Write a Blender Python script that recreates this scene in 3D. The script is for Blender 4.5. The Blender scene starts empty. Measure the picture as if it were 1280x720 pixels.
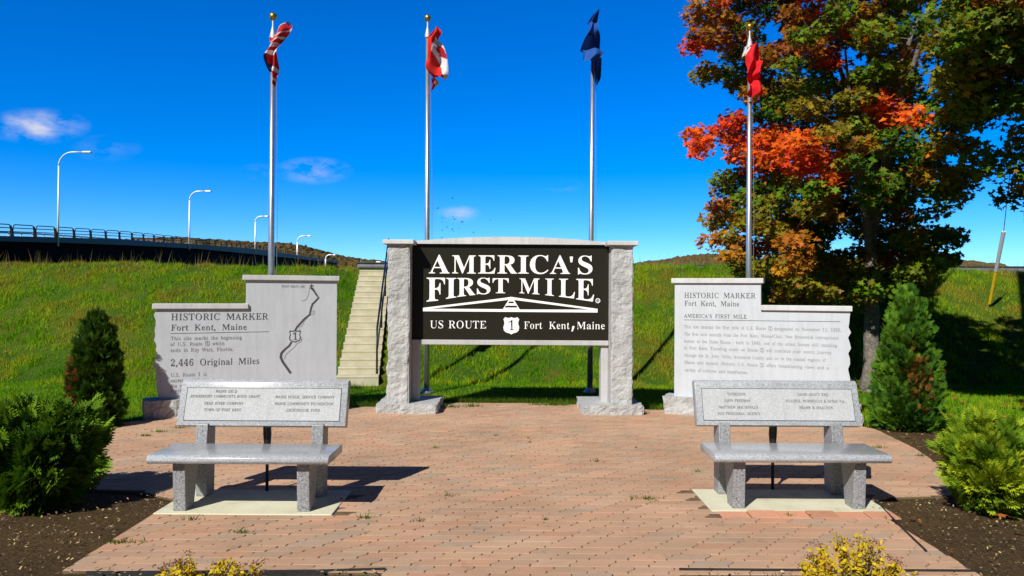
import bpy, bmesh, math, random, json
import numpy as np
from mathutils import Vector, Matrix, noise as mnoise, Quaternion
R = math.radians
sc = bpy.context.scene
COL = sc.collection

# ------------------------------------------------------------------ camera, world, sun, exposure
F = 950.0                                   # focal length in pixels of the 1280 wide photograph
cam = bpy.data.cameras.new("camera")
cam.lens = 36 * F / 1280
cam.clip_start = 0.05
cam.clip_end = 8000
cam_ob = bpy.data.objects.new("camera", cam)
COL.objects.link(cam_ob)
cam_ob.location = (0, 0, 1.75)
cam_ob.rotation_euler = (R(90 + 0.36), R(-0.35), 0)
sc.camera = cam_ob

SUN = Vector((0.61, 1.0, -1.0)).normalized()          # the way the light travels
world = bpy.data.worlds.new("World")
sc.world = world
world.use_nodes = True
wt = world.node_tree
wt.nodes.clear()


def wn(kind, **kw):
    n = wt.nodes.new(kind)
    for k, v in kw.items():
        setattr(n, k, v)
    return n


def wmath(op, a, b=None, clamp=False):
    n = wn("ShaderNodeMath", operation=op, use_clamp=clamp)
    for i, v in enumerate((a, b)):
        if v is None:
            continue
        if isinstance(v, (int, float)):
            n.inputs[i].default_value = v
        else:
            wt.links.new(v, n.inputs[i])
    return n.outputs[0]


sky = wn("ShaderNodeTexSky", sky_type="NISHITA", sun_disc=False)
sky.sun_elevation = math.asin(-SUN.z)
sky.sun_rotation = math.atan2(-SUN.x, -SUN.y) % (2 * math.pi)
sky.altitude = 1500
sky.air_density = 1.0
sky.dust_density = 0.0
sky.ozone_density = 5.0
hs = wn("ShaderNodeHueSaturation")
hs.inputs["Saturation"].default_value = 1.5
wt.links.new(sky.outputs[0], hs.inputs["Color"])
tint = wn("ShaderNodeMix", data_type="RGBA", blend_type="MULTIPLY")
tint.inputs[0].default_value = 1.0
wt.links.new(hs.outputs[0], tint.inputs[6])
tcd = wn("ShaderNodeTexCoord")
sepd = wn("ShaderNodeSeparateXYZ")
wt.links.new(tcd.outputs["Generated"], sepd.inputs[0])
pale = wmath("SUBTRACT", 1.0, wmath("MULTIPLY", wmath("MAXIMUM", sepd.outputs[2], 0.0), 3.2), True)
tcol = wn("ShaderNodeMix", data_type="RGBA", blend_type="MIX")
tcol.inputs[6].default_value = (0.42, 1.0, 1.42, 1)
tcol.inputs[7].default_value = (0.74, 1.05, 1.36, 1)
wt.links.new(pale, tcol.inputs[0])
wt.links.new(tcol.outputs[2], tint.inputs[7])
# thin clouds far away, placed by direction only
tc = wn("ShaderNodeTexCoord")
sep = wn("ShaderNodeSeparateXYZ")
wt.links.new(tc.outputs["Generated"], sep.inputs[0])
dy = wmath("MAXIMUM", sep.outputs[1], 0.001)
uu = wmath("DIVIDE", sep.outputs[0], dy)
vv = wmath("DIVIDE", sep.outputs[2], dy)
cn = wn("ShaderNodeTexNoise")
cn.inputs["Scale"].default_value = 34
cn.inputs["Detail"].default_value = 6
cn.inputs["Roughness"].default_value = 0.6
cmap = wn("ShaderNodeMapping")
cmap.inputs["Scale"].default_value = (0.55, 1, 1.5)
wt.links.new(tc.outputs["Generated"], cmap.inputs[0])
wt.links.new(cmap.outputs[0], cn.inputs["Vector"])
total = None
for (u0, v0, a, b, s) in ((-0.628, 0.216, 0.075, 0.026, 1.0), (-0.535, 0.187, 0.05, 0.02, 0.35), (-0.262, 0.159, 0.055, 0.02, 0.85),
                          (-0.335, 0.158, 0.03, 0.012, 0.3), (-0.071, 0.103, 0.034, 0.013, 0.95), (0.066, 0.142, 0.03, 0.010, 0.6)):
    du = wmath("DIVIDE", wmath("SUBTRACT", uu, u0), a)
    dv = wmath("DIVIDE", wmath("SUBTRACT", vv, v0), b)
    d2 = wmath("ADD", wmath("MULTIPLY", du, du), wmath("MULTIPLY", dv, dv))
    m = wmath("MULTIPLY", wmath("SUBTRACT", 1.0, d2, True), s)
    total = m if total is None else wmath("MAXIMUM", total, m)
dens = wmath("MULTIPLY", wmath("SUBTRACT", cn.outputs[0], 0.40), 3.4, True)
soft = wmath("MULTIPLY", total, wmath("ADD", total, 0.35))
mask = wmath("MULTIPLY", wmath("MULTIPLY", soft, dens), 0.80, True)
cl = wn("ShaderNodeMix", data_type="RGBA", blend_type="MIX")
cl.inputs[7].default_value = (5.2, 5.6, 7.2, 1)
wt.links.new(mask, cl.inputs[0])
# added dimming of the sky overhead and away from the north, weakening its blue fill
elev = wmath("SUBTRACT", 1.0, wmath("MULTIPLY", wmath("SUBTRACT", sep.outputs[2], 0.42), 2.2, True))
north = wmath("ADD", wmath("MULTIPLY", sep.outputs[1], 1.6), 0.55, True)
deep = wmath("ADD", wmath("MULTIPLY", wmath("MULTIPLY", elev, north), 0.78), 0.22)
dm = wn("ShaderNodeMix", data_type="RGBA", blend_type="MULTIPLY")
dm.inputs[0].default_value = 1.0
wt.links.new(tint.outputs[2], dm.inputs[6])
wt.links.new(deep, dm.inputs[7])
wt.links.new(dm.outputs[2], cl.inputs[6])
bg = wn("ShaderNodeBackground")
bg.inputs["Strength"].default_value = 0.09
wt.links.new(cl.outputs[2], bg.inputs["Color"])
out = wn("ShaderNodeOutputWorld")
wt.links.new(bg.outputs[0], out.inputs["Surface"])

sun = bpy.data.lights.new("sun", "SUN")
sun.energy = 4.8
sun.angle = R(0.5)
sun.color = (1.0, 0.96, 0.89)
sun_ob = bpy.data.objects.new("sun", sun)
COL.objects.link(sun_ob)
sun_ob.location = (-8, -18, 16)
sun_ob.rotation_euler = SUN.to_track_quat("-Z", "Y").to_euler()

vs = sc.view_settings
vs.view_transform = "Standard"
vs.look = "None"
vs.exposure = 0.38
vs.gamma = 1.0
vs.use_curve_mapping = False

# ------------------------------------------------------------------ measuring: photograph pixel -> real place
CAMLOC = Vector((0, 0, 1.75))
CAMROT = cam_ob.rotation_euler.to_matrix()


def ray(px, py):
    return CAMROT @ Vector(((px - 640) / F, -(py - 360) / F, -1.0))


def P(px, py, Y):
    d = ray(px, py)
    return CAMLOC + d * (Y / d.y)


def G(px, py, z=0.0):
    d = ray(px, py)
    return CAMLOC + d * ((z - CAMLOC.z) / d.z)


# ------------------------------------------------------------------ helpers
def link(name, me, parent=None, mat=None, smooth=False):
    o = bpy.data.objects.new(name, me)
    COL.objects.link(o)
    if parent is not None:
        o.parent = parent
    if mat is not None:
        me.materials.append(mat)
    if smooth:
        me.polygons.foreach_set("use_smooth", [True] * len(me.polygons))
    return o


def build(name, bm, mat=None, parent=None, smooth=False, auto=None):
    bmesh.ops.recalc_face_normals(bm, faces=bm.faces)
    me = bpy.data.meshes.new(name)
    bm.to_mesh(me)
    bm.free()
    o = link(name, me, parent, mat, smooth)
    if auto is not None:
        me.polygons.foreach_set("use_smooth", [True] * len(me.polygons))
        me.set_sharp_from_angle(angle=R(auto))
    return o


def tag(o, label, cat, group=None):
    o["label"] = label
    o["category"] = cat
    if group:
        o["group"] = group
    return o


def kind(o, k):
    o["kind"] = k
    return o


def thing(name, label, cat, loc=(0, 0, 0), rz=0.0, group=None):
    o = bpy.data.objects.new(name, None)
    o.empty_display_size = 0.2
    COL.objects.link(o)
    o.location = loc
    o.rotation_euler = (0, 0, rz)
    return tag(o, label, cat, group)


def box(bm, x0, x1, y0, y1, z0, z1, bevel=0.0, seg=2):
    r = bmesh.ops.create_cube(bm, size=1.0)
    vsx = r["verts"]
    for v in vsx:
        v.co = Vector((x0 + (v.co.x + .5) * (x1 - x0), y0 + (v.co.y + .5) * (y1 - y0), z0 + (v.co.z + .5) * (z1 - z0)))
    if bevel > 0:
        ed = list({e for v in vsx for e in v.link_edges})
        bmesh.ops.bevel(bm, geom=ed, offset=bevel, segments=seg, affect="EDGES", profile=0.5)
    return vsx


def prism(bm, pts, y0, y1, bevel=0.0):
    """outline in x,z pushed from y0 to y1"""
    a = [bm.verts.new((x, y0, z)) for x, z in pts]
    b = [bm.verts.new((x, y1, z)) for x, z in pts]
    n = len(pts)
    fs = [bm.faces.new(a), bm.faces.new(b[::-1])]
    for i in range(n):
        fs.append(bm.faces.new((a[i], b[i], b[(i + 1) % n], a[(i + 1) % n])))
    if bevel > 0:
        bmesh.ops.recalc_face_normals(bm, faces=fs)
        ed = list({e for f in fs for e in f.edges})
        bmesh.ops.bevel(bm, geom=ed, offset=bevel, segments=2, affect="EDGES", profile=0.5)


def sidebar(bm, prof, x0, x1, bevel=0.0):
    """outline in y,z pushed from x0 to x1"""
    a = [bm.verts.new((x0, y, z)) for y, z in prof]
    b = [bm.verts.new((x1, y, z)) for y, z in prof]
    n = len(prof)
    fs = [bm.faces.new(a), bm.faces.new(b[::-1])]
    for i in range(n):
        fs.append(bm.faces.new((a[i], b[i], b[(i + 1) % n], a[(i + 1) % n])))
    if bevel > 0:
        bmesh.ops.recalc_face_normals(bm, faces=fs)
        ed = list({e for f in fs for e in f.edges})
        bmesh.ops.bevel(bm, geom=ed, offset=bevel, segments=2, affect="EDGES", profile=0.5)


def tube(bm, pts, radii, n=10, cap=True):
    pts = [Vector(p) for p in pts]
    if not hasattr(radii, "__len__"):
        radii = [radii] * len(pts)
    rings = []
    up = Vector((0, 0, 1))
    prev = None
    for i, p in enumerate(pts):
        d = (pts[min(i + 1, len(pts) - 1)] - pts[max(i - 1, 0)]).normalized()
        if prev is None:
            s = d.cross(up)
            if s.length < 1e-3:
                s = d.cross(Vector((0, 1, 0)))
            s.normalize()
        else:
            s = prev - d * prev.dot(d)
            s.normalize()
        prev = s
        t = d.cross(s)
        rings.append([bm.verts.new(p + (s * math.cos(2 * math.pi * k / n) + t * math.sin(2 * math.pi * k / n)) * radii[i]) for k in range(n)])
    for a, b in zip(rings, rings[1:]):
        for k in range(n):
            bm.faces.new((a[k], a[(k + 1) % n], b[(k + 1) % n], b[k]))
    if cap:
        bm.faces.new(rings[0][::-1])
        bm.faces.new(rings[-1])


def lathe(bm, prof, n=20, c=(0, 0, 0)):
    rings = []
    for r, z in prof:
        rings.append([bm.verts.new((c[0] + r * math.cos(2 * math.pi * k / n), c[1] + r * math.sin(2 * math.pi * k / n), c[2] + z)) for k in range(n)])
    for a, b in zip(rings, rings[1:]):
        for k in range(n):
            bm.faces.new((a[k], a[(k + 1) % n], b[(k + 1) % n], b[k]))
    bm.faces.new(rings[0][::-1])
    bm.faces.new(rings[-1])


def rough_box(bm, x0, x1, y0, y1, z0, z1, step, amp, seed, faces="xXyY", scale=5.0):
    """a block of split stone: the named faces are broken, the others sawn flat"""
    sx, sy, sz = x1 - x0, y1 - y0, z1 - z0
    nx, ny, nz = [max(2, int(round(s / step))) for s in (sx, sy, sz)]
    vd = {}

    def vert(i, j, k):
        key = (i, j, k)
        if key in vd:
            return vd[key]
        p = Vector((x0 + sx * i / nx, y0 + sy * j / ny, z0 + sz * k / nz))
        q = p * scale + Vector((seed * 7.1, seed * 3.3, seed * 1.7))
        off = Vector((0, 0, 0))
        w = 0.0
        a = mnoise.fractal(q, 0.9, 2.1, 4)
        c = mnoise.voronoi(q * 1.3)[0]
        chip = (a * 0.55 + (c[1] - c[0]) * 0.9 - 0.55) * amp
        rim = 1.0
        if i == 0 and "x" in faces: off.x -= chip; w = 1
        if i == nx and "X" in faces: off.x += chip; w = 1
        if j == 0 and "y" in faces: off.y -= chip; w = 1
        if j == ny and "Y" in faces: off.y += chip; w = 1
        if k == nz and "Z" in faces: off.z += chip
        if w:
            # edges of split stone break inwards
            if (i in (0, nx)) and (j in (0, ny)):
                off.x += (amp * 0.5 if i == 0 else -amp * 0.5) * (0.6 + abs(a))
                off.y += (amp * 0.5 if j == 0 else -amp * 0.5) * (0.6 + abs(a))
            fi = mnoise.noise(q * 5.3) * amp * 0.25
            off.x += fi * (i in (0, nx))
            off.y += fi * (j in (0, ny))
        v = bm.verts.new(p + off)
        vd[key] = v
        return v

    def quad(a, b, c, d):
        bm.faces.new((vert(*a), vert(*b), vert(*c), vert(*d)))
    for i in range(nx):
        for k in range(nz):
            quad((i, 0, k), (i + 1, 0, k), (i + 1, 0, k + 1), (i, 0, k + 1))
            quad((i, ny, k), (i, ny, k + 1), (i + 1, ny, k + 1), (i + 1, ny, k))
    for j in range(ny):
        for k in range(nz):
            quad((0, j, k), (0, j, k + 1), (0, j + 1, k + 1), (0, j + 1, k))
            quad((nx, j, k), (nx, j + 1, k), (nx, j + 1, k + 1), (nx, j, k + 1))
    for i in range(nx):
        for j in range(ny):
            quad((i, j, 0), (i, j + 1, 0), (i + 1, j + 1, 0), (i + 1, j, 0))
            quad((i, j, nz), (i + 1, j, nz), (i + 1, j + 1, nz), (i, j + 1, nz))


def mesh_np(name, V, n_per, mat, colors=None, parent=None, smooth=False):
    """V (N, n_per, 3): N separate faces of n_per corners; colors (N,3) one per face or (N*n_per,3)"""
    N = V.shape[0]
    me = bpy.data.meshes.new(name)
    me.vertices.add(N * n_per)
    me.vertices.foreach_set("co", np.ascontiguousarray(V, dtype=np.float32).reshape(-1))
    me.loops.add(N * n_per)
    me.loops.foreach_set("vertex_index", np.arange(N * n_per, dtype=np.int32))
    me.polygons.add(N)
    me.polygons.foreach_set("loop_start", np.arange(N, dtype=np.int32) * n_per)
    me.polygons.foreach_set("loop_total", np.full(N, n_per, dtype=np.int32))
    if colors is not None:
        c = np.ones((N * n_per, 4), dtype=np.float32)
        c[:, :3] = np.repeat(colors, n_per, axis=0) if len(colors) == N else colors
        at = me.color_attributes.new("Col", "FLOAT_COLOR", "POINT")
        at.data.foreach_set("color", c.reshape(-1))
    me.update(calc_edges=True)
    return link(name, me, parent, mat, smooth)


# ------------------------------------------------------------------ materials
class NT:
    def __init__(self, name):
        self.m = bpy.data.materials.new(name)
        self.m.use_nodes = True
        self.t = self.m.node_tree
        self.b = self.t.nodes["Principled BSDF"]
        self.o = self.t.nodes["Material Output"]
        self.c = None

    def n(self, k, **kw):
        x = self.t.nodes.new(k)
        for a, v in kw.items():
            setattr(x, a, v)
        return x

    def l(self, a, b):
        self.t.links.new(a, b)

    def coord(self):
        if self.c is None:
            self.c = self.n("ShaderNodeTexCoord").outputs["Object"]
        return self.c

    def noise(self, scale, detail=4, rough=0.6, vec=None, dist=0.0):
        x = self.n("ShaderNodeTexNoise")
        x.inputs["Scale"].default_value = scale
        x.inputs["Detail"].default_value = detail
        x.inputs["Roughness"].default_value = rough
        x.inputs["Distortion"].default_value = dist
        self.l(vec or self.coord(), x.inputs["Vector"])
        return x.outputs[0]

    def ramp(self, fac, stops, interp="LINEAR"):
        x = self.n("ShaderNodeValToRGB")
        cr = x.color_ramp
        cr.interpolation = interp
        while len(cr.elements) < len(stops):
            cr.elements.new(0.5)
        for e, (p, c) in zip(cr.elements, stops):
            e.position = p
            e.color = (*c, 1) if len(c) == 3 else c
        self.l(fac, x.inputs[0])
        return x.outputs[0]

    def mix(self, a, b, fac=1.0, mode="MULTIPLY"):
        x = self.n("ShaderNodeMix", data_type="RGBA", blend_type=mode)
        for i, v in ((0, fac), (6, a), (7, b)):
            if isinstance(v, (int, float)):
                x.inputs[i].default_value = v
            elif isinstance(v, tuple):
                x.inputs[i].default_value = (*v, 1)
            else:
                self.l(v, x.inputs[i])
        return x.outputs[2]

    def attr(self, name="Col"):
        x = self.n("ShaderNodeAttribute", attribute_name=name)
        return x.outputs["Color"]

    def base(self, v):
        if isinstance(v, tuple):
            self.b.inputs["Base Color"].default_value = (*v, 1)
        else:
            self.l(v, self.b.inputs["Base Color"])

    def set(self, rough=0.6, metal=0.0, spec=0.5):
        self.b.inputs["Roughness"].default_value = rough
        self.b.inputs["Metallic"].default_value = metal
        self.b.inputs["Specular IOR Level"].default_value = spec

    def bump(self, h, strength=0.3, dist=0.02):
        x = self.n("ShaderNodeBump")
        x.inputs["Strength"].default_value = strength
        x.inputs["Distance"].default_value = dist
        self.l(h, x.inputs["Height"])
        self.l(x.outputs[0], self.b.inputs["Normal"])


def plain(name, c, rough=0.5, metal=0.0, spec=0.5, var=0.12, scale=20, bump=0.0):
    t = NT(name)
    f = t.noise(scale, 5)
    lo = tuple(max(0, v * (1 - var)) for v in c)
    hi = tuple(min(1, v * (1 + var)) for v in c)
    t.base(t.ramp(f, [(0.3, lo), (0.7, hi)]))
    t.set(rough, metal, spec)
    if bump:
        t.bump(f, bump, 0.01)
    return t.m


def granite(name, light, dark, fine=140, rough=0.5, spec=0.5, amount=0.5, weather=0.12, bump=0.0, bscale=30):
    t = NT(name)
    s = t.noise(fine, 3, 0.75)
    mid = tuple(a * (1 - amount * .5) + b * amount * .5 for a, b in zip(light, dark))
    far = tuple(a * (1 - amount) + b * amount for a, b in zip(light, dark))
    col = t.ramp(s, [(0.34, far), (0.47, mid), (0.56, light), (0.72, tuple(min(1, v * 1.12) for v in light))])
    w = t.noise(2.3, 6, 0.65)
    col = t.mix(col, t.ramp(w, [(0.3, (1 - weather,) * 3), (0.65, (1, 1, 1))]))
    mp = t.n("ShaderNodeMapping")
    mp.inputs["Scale"].default_value = (9, 9, .8)
    t.l(t.coord(), mp.inputs[0])
    col = t.mix(col, t.ramp(t.noise(1.6, 5, .7, vec=mp.outputs[0]), [(.32, (1 - weather * .9, 1 - weather * .95, 1 - weather)), (.55, (1, 1, 1))]))
    t.base(col)
    t.set(rough, 0, spec)
    if bump:
        t.bump(t.noise(bscale, 6, 0.7), bump, 0.02)
    return t.m


def vcol(name, rough=0.7, spec=0.3, transl=0.0, noise_scale=0.0, noise_amt=0.3):
    t = NT(name)
    c = t.attr()
    if noise_scale:
        c = t.mix(c, t.ramp(t.noise(noise_scale, 4), [(0.3, (1 - noise_amt,) * 3), (0.7, (1 + noise_amt,) * 3)]))
    t.base(c)
    t.set(rough, 0, spec)
    if transl:
        tr = t.n("ShaderNodeBsdfTranslucent")
        t.l(c, tr.inputs[0])
        mx = t.n("ShaderNodeMixShader")
        mx.inputs[0].default_value = transl
        t.l(t.b.outputs[0], mx.inputs[1])
        t.l(tr.outputs[0], mx.inputs[2])
        t.l(mx.outputs[0], t.o.inputs["Surface"])
    return t.m


M = {}
M["granite_marker"] = granite("granite_marker", (.52, .555, .59), (.33, .355, .38), 120, .55, amount=.45, weather=.10)
M["granite_coping"] = granite("granite_coping", (.58, .59, .59), (.38, .39, .39), 120, .55, amount=.4, weather=.16)
M["granite_rough"] = granite("granite_rough", (.50, .51, .50), (.32, .33, .325), 70, .85, amount=.5, weather=.22, bump=.9, bscale=38)
M["granite_smooth"] = granite("granite_smooth", (.48, .48, .48), (.3, .3, .3), 120, .6, amount=.4, weather=.15)
M["granite_bench"] = granite("granite_bench", (.43, .45, .47), (.13, .135, .145), 75, .22, spec=.6, amount=.62, weather=.10)
M["granite_leg"] = granite("granite_leg", (.34, .35, .36), (.05, .05, .06), 75, .45, amount=.8, weather=.12)
M["granite_panel"] = granite("granite_panel", (.46, .475, .48), (.30, .31, .315), 75, .85, amount=.6, weather=.08)
M["black_granite"] = plain("black_granite", (.019, .0175, .012), .3, spec=.16, var=.35, scale=160)
M["white_letter"] = plain("white_letter", (.86, .86, .83), .6, var=.03)
M["dark_letter"] = plain("dark_letter", (.055, .055, .06), .7, var=.3, scale=90)
M["grey_letter"] = plain("grey_letter", (.20, .20, .21), .7, var=.3, scale=90)
M["aluminium"] = plain("aluminium", (.62, .63, .66), .34, metal=.85, var=.1, scale=9)
M["truck_metal"] = plain("truck_metal", (.5, .51, .53), .6, metal=.3, var=.1)
M["gold"] = plain("gold", (.62, .40, .07), .3, metal=.9, var=.2)
M["rope"] = plain("rope", (.16, .16, .17), .9)
M["black_metal"] = plain("black_metal", (.012, .012, .013), .45, var=.3)
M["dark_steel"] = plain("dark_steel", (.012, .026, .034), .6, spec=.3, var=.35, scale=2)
M["wall_in_shade"] = plain("wall_in_shade", (.003, .003, .003), .95, spec=.05, var=.5, scale=.5)  # near-black: the shade under the bridge is put into the colour
M["lamp_metal"] = plain("lamp_metal", (.80, .82, .84), .45, metal=.2, var=.05)
M["galvanized"] = plain("galvanized", (.14, .15, .17), .6, metal=.3, var=.3, scale=3)
M["white_paint"] = plain("white_paint", (.8, .8, .78), .6, var=.08)
M["yellow_plastic"] = plain("yellow_plastic", (.72, .47, .015), .45, var=.12, scale=8)
M["grey_plastic"] = plain("grey_plastic", (.5, .52, .52), .5, var=.1)
M["edging"] = plain("edging", (.018, .018, .018), .6, var=.4, scale=12)
M["birds"] = plain("birds", (.02, .02, .022), .8)
M["wood_pole"] = plain("wood_pole", (.16, .11, .07), .9, var=.35, scale=6)
M["leaf"] = vcol("leaf", .75, .10, transl=.42)
M["frond"] = vcol("frond", .75, .12, transl=.18)
M["blade"] = vcol("blade", .8, .08, transl=.45)
M["chips"] = vcol("chips", .9, .2)
M["cloth"] = vcol("cloth", .75, .2, transl=.22)

t = NT("bark")
f = t.noise(14, 6, .7, dist=.6)
t.base(t.ramp(f, [(.3, (.075, .062, .05)), (.6, (.21, .185, .155)), (.75, (.28, .255, .22))]))
t.set(.9, 0, .2)
t.bump(f, .9, .03)
M["bark"] = t.m

t = NT("concrete_stair")
f = t.noise(3.5, 7, .7)
c = t.mix(t.ramp(f, [(.3, (.40, .37, .25)), (.55, (.50, .465, .33)), (.75, (.56, .53, .40))]), t.ramp(t.noise(60, 3), [(.3, (.88,) * 3), (.7, (1.0,) * 3)]))
t.base(c)
t.set(.9, 0, .2)
t.bump(t.noise(40, 5), .2, .01)
M["concrete_stair"] = t.m

t = NT("concrete_pad")
f = t.noise(2.5, 7, .65)
t.base(t.mix(t.ramp(f, [(.28, (.40, .38, .27)), (.45, (.58, .56, .41)), (.7, (.66, .64, .48))]), t.ramp(t.noise(90, 3), [(.3, (.86,) * 3), (.7, (1.0,) * 3)])))
t.set(.9, 0, .2)
t.bump(t.noise(70, 5), .2, .006)
M["concrete_pad"] = t.m

t = NT("paver")
c = t.attr()
c = t.mix(c, t.ramp(t.noise(170, 3, .8), [(.28, (.80,) * 3), (.5, (1, 1, 1)), (.72, (1.16, 1.13, 1.08))]))
c = t.mix(c, t.ramp(t.noise(.9, 5, .6), [(.3, (.80, .80, .78)), (.62, (1.03, 1.03, 1.02))]))
c = t.mix(c, t.ramp(t.noise(6, 6, .7), [(.28, (.70, .72, .70)), (.42, (1, 1, 1)), (.75, (1.05, 1.04, 1.0))]))
t.base(c)
t.set(.88, 0, .25)
t.bump(t.noise(210, 4, .7), .35, .004)
M["paver"] = t.m

t = NT("joint_sand")
t.base(t.ramp(t.noise(5, 5), [(.35, (.10, .065, .040)), (.55, (.16, .11, .07)), (.7, (.10, .105, .03))]))
t.set(.95, 0, .1)
M["joint_sand"] = t.m

t = NT("mulch")
f = t.noise(38, 6, .8)
c = t.mix(t.ramp(f, [(.3, (.045, .028, .013)), (.55, (.14, .09, .042)), (.72, (.27, .19, .085))]), t.ramp(t.noise(1.2, 4), [(.3, (.75,) * 3), (.7, (1.1, 1.1, 1.0))]))
t.base(c)
t.set(.95, 0, .1)
t.bump(f, 1.0, .05)
M["mulch"] = t.m

t = NT("turf")
a = t.ramp(t.noise(.55, 6, .65), [(.30, (.040, .10, .006)), (.48, (.065, .13, .008)), (.62, (.12, .135, .012)), (.75, (.15, .11, .022))])
b = t.ramp(t.noise(26, 5, .7), [(.3, (.5,) * 3), (.7, (1.15,) * 3)])
t.base(t.mix(a, b))
t.set(.9, 0, .1)
t.bump(t.noise(30, 5, .7), .8, .06)
M["turf"] = t.m

t = NT("forest_hill")
a = t.ramp(t.noise(.035, 6, .8), [(.34, (.050, .065, .022)), (.43, (.11, .095, .035)), (.5, (.15, .085, .038)), (.57, (.12, .115, .04)), (.66, (.060, .085, .03))])
b = t.ramp(t.noise(.22, 5, .8), [(.3, (.45,) * 3), (.7, (1.15,) * 3)])
t.base(t.mix(a, b))
t.set(1, 0, 0)
M["forest_hill"] = t.m

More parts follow.
